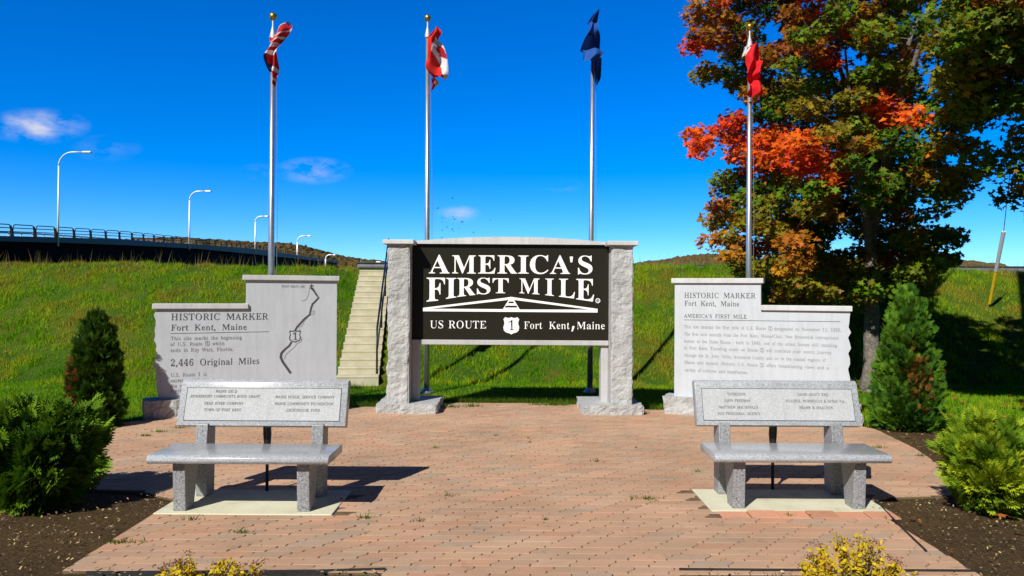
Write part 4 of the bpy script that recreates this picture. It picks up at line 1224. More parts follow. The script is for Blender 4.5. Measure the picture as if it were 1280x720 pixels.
def zl(x, y):
    return 200 + x * 230 / 1183.0, 335 + y * 140 / 720.0


dk = []
for s_, l, bl, r, cap in (("HISTORIC MARKER", 68, 335, 696, 42), ("Fort Kent, Maine", 68, 402, 558, 38), ("2,446 Original Miles", 66, 631, 640, 42)):
    (pl, pb), (pr, _) = zl(l, bl), zl(r, bl)
    dk += line_px(s_, pl, pb, pr, cap * 140 / 720, MM, YT, word=1.6)
gy_ = []
for s_, l, bl, r, cap in (("This site marks the beginning", 68, 464, 527, 23), ("of U.S. Route @ which", 66, 501, 415, 23), ("ends in Key West, Florida.", 66, 540, 473, 23), ("U.S. Route 1 is", 66, 700, 300, 23),
                          ("eastern road on", 66, 735, 300, 23), ("the coast of the", 66, 770, 300, 23), ("United States.", 66, 800, 300, 23)):
    (pl, pb), (pr, _) = zl(l, bl), zl(r, bl)
    gy_ += line_px(s_, pl, pb, pr, cap * 140 / 720, MM, YT, word=1.4)
gy_ += line_px("FORT KENT, ME", *zl(782, 124), zl(930, 124)[0], 13 * 140 / 720, MM, YT)


def zlp(pts):
    return [onplane(*zl(x, y), MM, YT) for x, y in pts]


dk.append(stroke(zlp([(68, 421), (380, 415), (698, 409)]), .005))
route = [(975, 120), (992, 150), (1008, 175), (1020, 190), (1000, 212), (980, 232), (970, 262), (962, 300), (930, 325), (905, 352), (880, 380), (868, 402)]
dk.append(stroke(zlp(route), .025))
route2 = [(846, 475), (830, 500), (800, 525), (780, 548), (776, 575), (790, 605), (815, 640), (840, 676)]
dk.append(stroke(zlp(route2), [.025, .026, .028, .033, .034, .034, .034, .034]))
sx0, sz0 = onplane(*zl(974, 116), MM, YT)
dk.append([(sx0 + (.036 if k % 2 == 0 else .015) * math.sin(k * math.pi / 5), sz0 + (.036 if k % 2 == 0 else .015) * math.cos(k * math.pi / 5)) for k in range(10)])
gy_.append(stroke(zlp([(962, 125), (955, 165), (945, 195), (930, 208), (910, 210)]), .005))
gy_.append(stroke(zlp([(970, 300), (985, 298), (996, 285), (990, 274), (976, 284)]), .005))
gy_.append(stroke(zlp([(950, 318), (930, 335), (918, 360), (905, 378), (892, 376), (900, 392), (904, 412)]), .005))
gy_.append(stroke(zlp([(910, 455), (905, 475), (880, 485), (862, 510), (838, 530), (812, 552), (798, 585)]), .005))
gy_.append(stroke(zlp([(900, 440), (914, 452), (908, 470)]), .005))
fx0, fz0 = onplane(*zl(829, 480), MM, YT)
_, fz1 = onplane(*zl(829, 400), MM, YT)
flat_polys("map_shield", shield_polys(fx0, fz0, fz1 - fz0, False), YT, M["dark_letter"], slab, .0012)
flat_polys("lettering", dk, YT, M["dark_letter"], slab, .0012)
flat_polys("small_lettering", gy_, YT, M["grey_letter"], slab, .0010)

# right marker: its tall part is on the left
A, B = P(843, 450, 11.16), P(1063, 450, 10.26)
mr, L = marker("pale stone marker covered in engraved lines, its tall part on the left", A, B, True, 8)
MM = frame(mr)
stepx = onplane(951, 365, MM)[0]
lowz = onplane(1005, 388.5, MM)[1]
highz = onplane(895, 354, MM)[1]
bm = bmesh.new()
prism(bm, slab_outline(L, lowz, highz, stepx, True, 9), 0, .2)
slab = build("slab", bm, M["granite_marker"], mr)
c0, c1 = onplane(839.5, 349, MM)[0], onplane(954.5, 349, MM)[0]
bm = bmesh.new()
box(bm, c0, c1, -.035, .235, highz, highz + .072, .006)
build("coping", bm, M["granite_coping"], mr)
c0, c1 = onplane(951.5, 384, MM)[0], onplane(1065.5, 384, MM)[0]
bm = bmesh.new()
box(bm, stepx + .003, c1, -.035, .235, lowz, lowz + .072, .006)
build("coping", bm, M["granite_coping"], mr)
bm = bmesh.new()
rough_box(bm, -.16, L + .16, -.12, .32, -.06, .252, .04, .05, 37, scale=5)
build("footing", bm, M["granite_rough"], mr)


def zr(x, y):
    return 835 + x * 245 / 1280.0, 340 + y * 135 / 705.0


dk, gy_ = [], []
for s_, l, bl, r, cap in (("HISTORIC MARKER", 104, 168, 573, 33), ("Fort Kent, Maine", 106, 220, 466, 32)):
    (pl, pb), (pr, _) = zr(l, bl), zr(r, bl)
    dk += line_px(s_, pl, pb, pr, cap * 135 / 705, MM, YT, word=1.6)
for s_, l, bl, r, cap in (("AMERICA'S FIRST MILE", 104, 297, 516, 24), ("This site denotes the first mile of U.S. Route @ designated on November 11, 1926.", 104, 366, 1132, 20),
                          ("The first mile extends from the Fort Kent, Maine/Clair, New Brunswick international", 104, 414, 1116, 20),
                          ("border to the Dube House - built in 1840, one of the oldest homes still standing", 104, 460, 1104, 20),
                          ("in Fort Kent. Traveling south on Route @ will continue your scenic journey", 104, 504, 1068, 20),
                          ("through the St. John Valley, Aroostook County and on to the coastal regions of", 106, 552, 1030, 20),
                          ("Maine and beyond. Historic U.S. Route @ offers breathtaking views and a", 106, 598, 1050, 20),
                          ("variety of cultures and experiences.", 108, 648, 524, 20)):
    (pl, pb), (pr, _) = zr(l, bl), zr(r, bl)
    (dk if cap == 24 else gy_).extend(line_px(s_, pl, pb, pr, cap * 135 / 705, MM, YT, word=1.4))
dk.append(stroke([onplane(*zr(x, y), MM, YT) for x, y in ((104, 312), (600, 318), (1126, 324))], .005))
flat_polys("lettering", dk, YT, M["dark_letter"], slab, .0012)
flat_polys("small_lettering", gy_, YT, M["grey_letter"], slab, .0010)

# ================================================================== BENCHES
def bench(label, cx, cy, left_lines, right_lines):
    b = thing("granite_bench", label, "bench", (cx, cy, PZ), 0, "granite benches facing the camera on concrete pads")
    zf = .008
    bm = bmesh.new()
    sidebar(bm, [(-.12, .40), (-.135, .425), (-.128, .452), (-.10, .466), (.36, .466), (.36, .40)], -.71, .71, .007)
    build("seat", bm, M["granite_bench"], b, auto=35)
    th = math.atan2(.12, .385)
    tilt = Matrix.Translation((0, .42, .605)) @ Matrix.Rotation(-th, 4, "X")
    bm = bmesh.new()
    sidebar(bm, [(0, 0), (0, .375), (.025, .405), (.095, .405), (.095, 0)], -.72, .72, .006)
    bm.transform(tilt)
    back = build("backrest", bm, M["granite_bench"], b, auto=35)
    bm = bmesh.new()
    box(bm, -.665, .665, -.003, .002, .042, .325, 0)
    bm.transform(tilt)
    inset = build("text_panel", bm, M["granite_panel"], back)
    ps = []
    w, h = .665, .0035
    x0, x1, z0, z1 = -.665, .665, .042, .325
    ps.append([(x0, z0), (x1, z0), (x1, z1), (x0, z1)])
    ps.append([(x0 + h, z0 + h), (x1 - h, z0 + h), (x1 - h, z1 - h), (x0 + h, z1 - h)])
    for lines in (left_lines, right_lines):
        for s_, xc, z, wd in lines:
            ps += text_polys(s_, xc - wd / 2, z, .0235, x_right=xc + wd / 2, word=1.3)
    flat_polys("lettering", ps, -.0042, M["dark_letter"], back, .0008, tilt)
    for s in (-1, 1):
        bm = bmesh.new()
        xa, xb = (-.54, -.44) if s < 0 else (.44, .54)
        sidebar(bm, [(-.03, zf), (-.05, .398), (.22, .398), (.13, zf)], xa, xb, .006)
        build("front_leg", bm, M["granite_leg"], b)
        bm = bmesh.new()
        sidebar(bm, [(.40, zf), (.372, .39), (.40, .62), (.44, .63), (.50, .80), (.605, .80), (.565, .55), (.55, zf)], xa, xb, .006)
        build("rear_leg", bm, M["granite_leg"], b)
    bm = bmesh.new()
    tube(bm, [(0, .60, -.03), (0, .60, .33), (0, .60, .42), (0, .60, .50), (0, .585, .62), (0, .585, .78)], [.014, .014, .03, .036, .034, .02], 12)
    build("support_rod", bm, M["black_metal"], b, smooth=True)
    return b


def bl(s, xl, xr, z):       # from the 1280 enlargements: panel 190..840 wide
    return s, (xl + xr) / 2, z, xr - xl


def lx(x):
    return -.665 + (x - 195) * 1.33 / 645


bench("grey granite bench before the map marker, backrest engraved with donors in seven lines", -2.13, 6.05,
      [bl("MAINE DECD", lx(315), lx(405), .282), bl("RIVERFRONT COMMUNITY BOND GRANT", lx(212), lx(503), .238), bl("DEAD RIVER COMPANY", lx(273), lx(436), .178), bl("TOWN OF FORT KENT", lx(276), lx(430), .122)],
      [bl("MAINE PUBLIC SERVICE COMPANY", lx(566), lx(813), .236), bl("MAINE COMMUNITY FOUNDATION", lx(566), lx(810), .178), bl("LIGHTHOUSE FUND", lx(618), lx(757), .122)])


def rx_(x):
    return -.665 + (x - 103) * 1.33 / 640


bench("grey granite bench before the text marker, backrest engraved with names in two columns", 2.345, 6.22,
      [bl("VISDESIGN", rx_(211), rx_(290), .262), bl("JOHN FREEMAN", rx_(196), rx_(308), .204), bl("MATTHEW MACDONALD", rx_(172), rx_(338), .146), bl("SOS THIBODEAU AGENCY", rx_(165), rx_(345), .09)],
      [bl("DAVID SOUCY ESQ.", rx_(510), rx_(643), .262), bl("PLOURDE, MORNEAULT & DUBAY P.A.", rx_(457), rx_(708), .204), bl("BRANN & ISAACSON", rx_(512), rx_(654), .146)])

# ================================================================== FLAGPOLES AND FLAGS
poles = []
for (pb, ybs, ptp, ytp, lab) in ((336.3, 508, 341.3, 20.5, "tall metal flagpole carrying the striped flag behind the map marker"), (534, 491, 534.5, 22.5, "tall metal flagpole carrying the red and white leaf flag"),
                                 (734.5, 491, 741.3, 27, "tall metal flagpole carrying the navy blue flag"), (934.3, 505, 937.2, 33.5, "tall metal flagpole carrying the plain red flag by the maple")):
    b0 = G(pb, ybs)
    Y = b0.y
    t0 = P(ptp, ytp, Y)
    H = t0.z
    x = (P(ptp, 180, Y).x + P(pb + 1, 400, Y).x) / 2
    fp = thing("flagpole", lab, "flagpole", (x, Y, 0), 0, "flagpoles in a row behind the signs")
    leanx = (t0.x - x) / H
    bm = bmesh.new()
    tube(bm, [(0, 0, 0), (leanx * H * .4, 0, H * .4), (leanx * (H - .35), 0, H - .35)], [.050, .045, .030], 16)
    build("shaft", bm, M["aluminium"], fp, smooth=True)
    bm = bmesh.new()
    lathe(bm, [(.036, 0), (.045, .01), (.045, .06), (.03, .13), (.014, .20), (.012, .31)], 16, (leanx * (H - .34), 0, H - .352))
    build("truck", bm, M["truck_metal"], fp, auto=40)
    bm = bmesh.new()
    bmesh.ops.create_uvsphere(bm, u_segments=16, v_segments=12, radius=.058)
    bm.transform(Matrix.Translation((leanx * H, 0, H)))
    build("finial", bm, M["gold"], fp, smooth=True)
    bm = bmesh.new()
    tube(bm, [(.07, .02, .9), (leanx * H * .5 + .085, .02, H * .5), (leanx * H + .045, .02, H - .36)], .004, 6)
    build("halyard", bm, M["rope"], fp)
    bm = bmesh.new()
    lathe(bm, [(.12, 0), (.12, .02), (.08, .05), (.06, .09)], 18)
    build("base_collar", bm, M["aluminium"], fp, auto=40)
    poles.append((fp, Y))


def flag(label, Y, zoom0, sheets, colour, front=.09):
    """sheets: rows (xl, yl, xr, yr, depth_l, depth_r) measured on an enlargement; cloth hangs round the pole"""
    me_v, me_f, me_c = [], [], []
    for rows_ in sheets:
        rows_ = np.array(rows_, float)
        n = len(rows_)
        tt = np.linspace(0, n - 1, (n - 1) * 12 + 1)
        # smooth interpolation down the cloth
        dense = np.empty((len(tt), 6))
        for c in range(6):
            y_ = rows_[:, c]
            m = np.gradient(y_)
            i = np.clip(tt.astype(int), 0, n - 2)
            u = tt - i
            h00, h10, h01, h11 = 2 * u ** 3 - 3 * u ** 2 + 1, u ** 3 - 2 * u ** 2 + u, -2 * u ** 3 + 3 * u ** 2, u ** 3 - u ** 2
            dense[:, c] = h00 * y_[i] + h10 * m[i] + h01 * y_[i + 1] + h11 * m[i + 1]
        nu = 44
        base = len(me_v)
        for j in range(len(tt)):
            for i in range(nu + 1):
                u = i / nu
                zx_ = dense[j, 0] * (1 - u) + dense[j, 2] * u
                zy_ = dense[j, 1] * (1 - u) + dense[j, 3] * u
                dd = dense[j, 4] * (1 - u) + dense[j, 5] * u
                dd += .055 * math.sin(u * 7.5 + j * .07) + .03 * math.sin(u * 3.1 - j * .12 + 1.2)
                zy_ += 5 * math.sin(u * 6 + j * .17)
                p = P(zoom0[0] + zx_ / 6.545, zoom0[1] + zy_ / 6.545, Y)
                q = Vector((p.x, Y - front + dd, p.z))
                me_v.append(q)
                me_c.append(colour(zx_, zy_, u, tt[j]))
        w = nu + 1
        for j in range(len(tt) - 1):
            for i in range(nu):
                a = base + j * w + i
                me_f.append((a, a + 1, a + w + 1, a + w))
    c0 = sum(me_v, Vector()) / len(me_v)
    me = bpy.data.meshes.new("flag")
    me.from_pydata([v - c0 for v in me_v], [], me_f)
    at = me.color_attributes.new("Col", "FLOAT_COLOR", "POINT")
    for k, c in enumerate(me_c):
        at.data[k].color = (*c, 1)
    o = link("flag", me, None, M["cloth"], True)
    o.location = c0
    return tag(o, label, "flag", "flags on the four poles")


RED, WHT, NAVY = (.52, .018, .025), (.72, .71, .70), (.012, .02, .09)


def ip(poly, x, y):
    return bool(inpoly(poly, np.array([x]), np.array([y]))[0])


def us_col(x, y, u, r):
    if (u < .17 and 4.6 < r < 9) or (u > .86 and r < .6) or (6.1 < r < 6.9 and u < .6):
        return NAVY
    for lo, hi in ((-.1, .16), (1.15, 1.42), (1.95, 2.25), (2.7, 3.2), (3.95, 4.75), (7.0, 7.75), (9.3, 9.8)):
        if lo + .18 * math.sin(u * 5 + r) * (1.2 < r < 3) <= r < hi + .18 * math.sin(u * 5 + r) * (1.2 < r < 3):
            return WHT
    return RED


flag("striped red and white flag with navy corner, half furled on the leftmost pole", poles[0][1], (320, 10), [[
    (120, 245, 298, 143, .0, -.10), (125, 285, 326, 185, -.03, -.16), (132, 302, 290, 250, .0, -.10), (110, 330, 225, 318, .03, .0), (95, 375, 206, 365, -.03, -.04),
    (92, 415, 202, 405, -.06, -.06), (96, 455, 192, 450, .0, .0), (100, 490, 190, 502, .06, .05), (115, 530, 188, 552, .02, .02), (143, 570, 188, 592, -.04, -.03), (150, 610, 170, 622, .0, .0), (160, 650, 166, 645, .0, .0)]],
    us_col)


def ca_col(x, y, u, r):
    band = [(196, 252), (215, 260), (262, 320), (290, 420), (300, 500), (298, 585), (272, 590), (255, 560), (232, 470), (205, 415), (165, 370), (172, 330)]
    leaf = [(190, 338), (205, 345), (208, 300), (226, 318), (240, 312), (268, 350), (292, 425), (262, 412), (240, 398), (222, 392), (226, 372), (205, 362)]
    if ip([(268, 562), (300, 562), (300, 592), (262, 592)], x, y):
        return WHT
    if ip(leaf, x, y):
        return (.40, .012, .02)
    if ip(band, x, y) or y > 590 and x > 185:
        return WHT
    return (.62, .022, .018)


flag("red and white leaf flag billowing on the pole left of the navy flag", poles[1][1], (515, 10), [[
    (186, 182, 214, 170, .0, .0), (136, 243, 250, 215, .0, -.1), (136, 300, 216, 262, -.05, .05), (137, 360, 262, 320, -.05, .1), (126, 430, 290, 420, .0, .15), (120, 490, 298, 500, -.05, .12), (140, 555, 298, 570, -.22, .0), (180, 588, 275, 590, -.1, .0)],
    [(150, 560, 180, 560, .15, .15), (160, 600, 222, 598, .15, .1), (158, 640, 185, 625, .15, .15), (156, 672, 164, 668, .15, .15)]], ca_col)

flag("navy blue flag hanging limp around its pole, third from the left", poles[2][1], (705, 10), [[
    (262, 66, 274, 68, .0, .0), (222, 95, 266, 112, .05, .0), (186, 150, 263, 156, .22, .2), (190, 172, 259, 184, .0, -.05), (180, 250, 252, 242, -.1, -.12), (150, 312, 278, 292, .05, .0), (130, 362, 292, 362, .32, .28),
    (140, 380, 296, 382, .05, .0), (140, 440, 298, 440, -.14, -.12), (137, 490, 240, 502, -.2, -.15)], [(240, 440, 299, 440, .12, .1), (240, 500, 299, 520, .12, .14), (244, 600, 290, 600, .14, .1), (250, 662, 262, 655, .12, .12)]],
    lambda x, y, u, r: (.022, .09, .36) if (375 < y < 500 and x < 296) or (155 < y < 260) else (.014, .045, .19), .30)  # lighter blue paints the light on the upturned folds

flag("bright red flag with white corner hanging on the pole before the maple", poles[3][1], (905, 20), [[
    (236, 236, 262, 234, .0, .0), (184, 268, 270, 268, -.1, -.05), (148, 330, 290, 372, -.12, .0), (150, 400, 280, 402, -.1, -.1), (155, 450, 262, 452, -.14, -.05), (155, 500, 250, 502, -.1, -.15), (160, 548, 280, 545, .0, -.05), (170, 610, 285, 600, -.15, -.12),
    (165, 660, 290, 664, -.1, -.16), (188, 682, 242, 676, -.1, -.1)], [(170, 248, 184, 250, .05, .05), (150, 310, 190, 285, .05, .02), (143, 345, 150, 342, .05, .05)]],
    lambda x, y, u, r: WHT if ip([(160, 240), (186, 250), (192, 282), (145, 350), (138, 340)], x, y) else (.66, .015, .022))

# ================================================================== TREES AND SHRUBS
def rot_frames(nrm, spin):
    """arrays of unit normals -> two tangent axes turned by spin"""
    a = np.where(np.abs(nrm[:, 2:3]) < .9, np.array([[0, 0, 1.0]]), np.array([[1.0, 0, 0]]))
    u = np.cross(a, nrm)
    u /= np.linalg.norm(u, axis=1, keepdims=True)
    v = np.cross(nrm, u)
    c, s = np.cos(spin)[:, None], np.sin(spin)[:, None]
    return u * c + v * s, v * c - u * s


LEAF = np.array([(0, -.5), (.10, -.22), (.42, -.28), (.28, -.02), (.52, .22), (.20, .18), (0, .58), (-.20, .18), (-.52, .22), (-.28, -.02), (-.42, -.28), (-.10, -.22)])


def grow(tree, loc, trunk_pts, limbs, targets, rg, mat, twig=.008):
    """trunk, limbs, and a branch from the nearest wood to every spray of leaves"""
    bm = bmesh.new()
    nodes, rad = [], []
    for pts, r0, r1 in [trunk_pts] + limbs:
        n = len(pts)
        fine, rr = [], []
        for i in range(n - 1):
            for k in range(4):
                u = k / 4
                fine.append(Vector(pts[i]).lerp(Vector(pts[i + 1]), u) + (Vector((rg.normal(0, .02), rg.normal(0, .02), 0)) if (i or k) else Vector()))
                rr.append(r0 + (r1 - r0) * (i + u) / (n - 1))
        fine.append(Vector(pts[-1]))
        rr.append(r1)
        tube(bm, fine, rr, 10)
        nodes += fine[len(fine) // 4:]
        rad += rr[len(fine) // 4:]
    NA = np.array([v[:] for v in nodes])
    RA = np.array(rad)
    cen = NA.mean(0)
    order = np.argsort(np.linalg.norm((targets - np.array([0, 0, trunk_pts[0][-1][2]])) * [1, 1, .5], axis=1))
    for ti in order:
        t_ = targets[ti]
        d = np.linalg.norm(NA - t_, axis=1) + np.maximum(0, NA[:, 2] - t_[2] + .15) * 1.3
        k = int(np.argmin(d))
        a = Vector(NA[k])
        b = Vector(t_)
        L = (b - a).length
        mid = a.lerp(b, .5) + Vector((0, 0, L * .10)) + Vector(rg.normal(0, L * .07, 3))
        pts = [a, a.lerp(mid, .6) + Vector(rg.normal(0, L * .03, 3)), mid.lerp(b, .35), b]
        r = min(RA[k] * .7, .010 + .012 * L)
        rs = [r, r * .8, r * .6, twig * .6]
        tube(bm, pts, rs, 5, cap=False)
        NA = np.vstack([NA, [p[:] for p in pts[1:]]])
        RA = np.concatenate([RA, rs[1:]])
    return build("trunk", bm, mat, tree, smooth=True)


def leaf_crown(tree, centers, radii, count, size, colours, rg, droop=.35):
    """maple leaves gathered in sprays"""
    Ns = np.array(count)
    idx = np.repeat(np.arange(len(centers)), Ns)
    N = len(idx)
    d = rg.normal(0, 1, (N, 3))
    d /= np.linalg.norm(d, axis=1, keepdims=True)
    rr = rg.random(N) ** (1 / 2.2)
    pos = centers[idx] + d * (rr * radii[idx])[:, None] * np.array([1.0, 1.0, .55])
    nrm = np.stack([rg.normal(-.18, .55, N), rg.normal(-.30, .55, N), rg.normal(.75, .4, N)], 1)
    nrm /= np.linalg.norm(nrm, axis=1, keepdims=True)
    u, v = rot_frames(nrm, rg.uniform(0, 2 * math.pi, N))
    s = size * rg.uniform(.5, 1.32, N)
    V = pos[:, None, :] + (u[:, None, :] * LEAF[None, :, 0:1] + v[:, None, :] * LEAF[None, :, 1:2]) * s[:, None, None]
    fold = np.abs(LEAF[:, 0])[None, :, None] * nrm[:, None, :] * (-.25 * s[:, None, None])
    V = V + fold
    other = colours[rg.integers(0, len(colours), N)]
    mixw = (rg.random((N, 1)) < .14) * .6
    C = (colours[idx] * (1 - mixw) + other * mixw) * (1 + rg.normal(0, .18, (N, 1)))
    C = np.clip(C * 1.28 + rg.normal(0, .012, (N, 3)), .004, 1)
    return mesh_np("crown", V, 12, M["leaf"], C, tree)


GREEN = np.array([[.045, .11, .008], [.065, .14, .010], [.090, .16, .010], [.12, .165, .012]])
OLIVE = np.array([[.20, .16, .014], [.24, .13, .014], [.17, .155, .012]])
ORANGE = np.array([[.38, .13, .014], [.30, .11, .016], [.40, .17, .018]])
REDL = np.array([[.62, .075, .012], [.60, .11, .012], [.52, .050, .012]])


def maple_colour(p, base, rg, autumn):
    """p local; colours by where the crown has turned"""
    out_ = np.empty((len(p), 3))
    for i, q in enumerate(p):
        w = Vector(q) + base
        px = 640 + w.x / w.y * F
        py = 366 - (w.z - 1.75) / w.y * F
        def near(cx, cy, rx, ry):
            return ((px - cx) / rx) ** 2 + ((py - cy) / ry) ** 2 < 1
        n = mnoise.noise(w * .55 + Vector((3, 1, 9)))
        if autumn and (near(905, 168, 48, 38) or near(968, 185, 60, 34) or near(1018, 208, 34, 24) or near(1108, 140, 30, 28)):
            c = REDL[rg.integers(3)]
        elif autumn and py < 75 and px < 1060 and n > -.35:
            c = (ORANGE if rg.random() < .72 else REDL)[rg.integers(3)] * .85
        elif autumn and px < 1010 and 265 < py < 380:
            c = (ORANGE if rg.random() < .45 else OLIVE)[rg.integers(3)]
        elif autumn and px < 900 and py > 215:
            c = ORANGE[rg.integers(3)]
        elif px > 1225 and py < 130 and n > -.1:
            c = ORANGE[rg.integers(3)] * .9
        elif autumn and 150 < py < 330 and px > 1020:
            c = GREEN[rg.integers(4)] if rg.random() < .52 else OLIVE[rg.integers(3)]
            if rg.random() < .035:
                c = REDL[0]
        else:
            r = rg.random() + n * .5
            c = GREEN[rg.integers(4)] if r < .55 else OLIVE[rg.integers(3)]
            if r > 1.0:
                c = ORANGE[rg.integers(3)]
        out_[i] = c
    return out_


def maple(label, loc, prof_r, n_spray, per, seed, size=.112, autumn=True, spray=(.38, .62), keep=None, trunk_r=.17, fork=2.5, top=9.5, extra=()):
    rg = np.random.default_rng(seed)
    tr = thing("maple_tree", label, "tree", loc, 0)
    zs = np.array([p[0] for p in prof_r])
    rs = np.array([p[1] for p in prof_r])
    L = Vector(loc)
    pts = []
    tries = 0
    while len(pts) < n_spray and tries < n_spray * 60:
        tries += 1
        z = rg.uniform(zs[0], zs[-1])
        if rg.random() > (np.interp(z, zs, rs) / rs.max()) ** 1.5 + .08:
            continue
        a = rg.uniform(0, 2 * math.pi)
        lump = 1 + .16 * math.sin(3 * a + z * 1.3 + seed) + .10 * math.sin(5 * a - z * 2.1)
        r = np.interp(z, zs, rs) * lump * rg.random() ** .42
        q = np.array([r * math.cos(a), r * math.sin(a) * .86, z])
        if keep is not None and not keep(q + np.array(L)):
            continue
        if pts and min(np.linalg.norm(np.array(pts) - q, axis=1)) < .27:
            continue
        pts.append(q)
    for (ax_, bx_, ay_, by_, ya_, yb_, n_) in extra:
        for _ in range(n_):
            Yw = rg.uniform(ya_, yb_)
            w = P(rg.uniform(ax_, bx_), rg.uniform(ay_, by_), Yw)
            if not shades_bank(w) and min(np.linalg.norm(np.array(pts) - np.array((w - L)[:]), axis=1)) > .2:
                pts.append(np.array((w - L)[:]))
    C = np.array(pts)
    limbs = []
    for k in range(7):
        a = k * 2.4 + seed
        rr_ = rg.uniform(.8, 1.9)
        z1 = top * rg.uniform(.62, .95)
        z0 = fork + k * .28
        limbs.append(([(0, 0, z0), (math.cos(a) * rr_ * .35, math.sin(a) * rr_ * .3, z0 + (z1 - z0) * .35), (math.cos(a) * rr_ * .7, math.sin(a) * rr_ * .6, z0 + (z1 - z0) * .7), (math.cos(a) * rr_, math.sin(a) * rr_ * .9, z1)], trunk_r * .5, .018))
    trunk = ([(0, 0, -.15), (.0, 0, .05), (.01, 0, 1.0), (.02, .02, fork), (.05, .03, fork + 1.6), (.02, .0, top * .62), (.05, .02, top)], trunk_r * 1.12, .02)
    grow(tr, loc, trunk, limbs, C, rg, M["bark"])
    colours = maple_colour(C, L, rg, autumn)
    radii = rg.uniform(spray[0], spray[1], len(C))
    cnt = (per * (radii / np.mean(radii)) ** 2 * rg.uniform(.6, 1.3, len(C))).astype(int)
    leaf_crown(tr, C, radii, cnt, size, colours, rg)
    return tr


GUARD = [gb + gdir * (Lg * q) for q in (.1, .4, .7, 1.0)]


def shades_bank(w):
    for g_ in GUARD:
        v_ = Vector((w[0], w[1], w[2])) - g_
        if (v_ - SUN * v_.dot(SUN)).length < .6:
            return True
    k = (w[2] - .448 * (w[1] - 14.8)) / 1.448
    q = (w[0] + .61 * k, w[1] + k, w[2] - k)
    px = 640 + q[0] / q[1] * F
    py = 366 - (q[2] - 1.75) / q[1] * F
    if q[2] < 0:
        k = w[2]
        q = (w[0] + .61 * k, w[1] + k, 0)
        px = 640 + q[0] / q[1] * F
        py = 366 + 1.75 / q[1] * F
    return 1160 < px < 1300 and (py < 396 or py > 488)


def keep_main(w):
    if shades_bank(w) or (w[1] < 13.1 and w[2] < 3.3 and w[0] > 4.6):
        return False
    px = 640 + w[0] / w[1] * F
    py = 366 - (w[2] - 1.75) / w[1] * F
    if px < 868 or (px < 905 and 95 < py < 150) or (px < 893 and 195 < py) or (px < 925 and py > 300) or (px < 960 and py > 335):
        return False
    if py > 352 and not (955 < px < 1070 and py < 372) and not (1075 < px < 1120 and py < 415):
        return False
    if px > 1240 - max(0, py - 60) * .18 or (px > 1192 and py > 298):
        return False
    if px > 1165 and py > 325:
        return False
    if 890 < px < 985 and w[1] < 14.3:
        return False
    if w[1] < 11.4:
        return False
    # gaps where the sky shows
    for gx_, gy_, gr in ((1062, 65, 17), (1048, 92, 12), (885, 215, 14), (1215, 262, 22), (950, 315, 16), (1252, 25, 14), (1020, 335, 14), (1150, 165, 9), (905, 120, 12), (975, 90, 10), (1200, 190, 8), (1060, 300, 12), (1110, 60, 9), (960, 270, 11), (1150, 250, 8)):
        if (px - gx_) ** 2 + (py - gy_) ** 2 < (gr * 1.25) ** 2:
            return False
    return True


mt = G(1088, 487)
maple("big maple turning orange and red behind the right marker", (mt.x, mt.y, 0), [(1.55, 2.2), (2.0, 3.2), (3.2, 3.5), (4.6, 3.75), (6.2, 3.9), (7.6, 3.8), (9.0, 3.0), (10.4, 1.5)], 760, 122, 4, keep=keep_main, spray=(.24, .42), extra=((960, 1160, 295, 372, 13.4, 15.2, 34), (905, 1000, 250, 330, 13.6, 15, 14)))


def keep_second(w):
    px = 640 + w[0] / w[1] * F
    py = 366 - (w[2] - 1.75) / w[1] * F
    if shades_bank(w):
        return False
    return px > 1292 or (px > 1172 + 18 * math.sin(py * .05) and py < 285) or (px > 1278 and py < 325)


maple("dark green maple reaching in from the right edge, nearer than the orange one", (9.3, 9.5, 0), [(1.8, 1.0), (2.5, 2.7), (3.6, 3.6), (5.4, 3.8), (7.2, 3.2), (8.4, 1.2)], 420, 140, 19, autumn=False, keep=keep_second, spray=(.26, .46), top=7.6, extra=((1195, 1300, -40, 290, 8.7, 10.4, 175),))


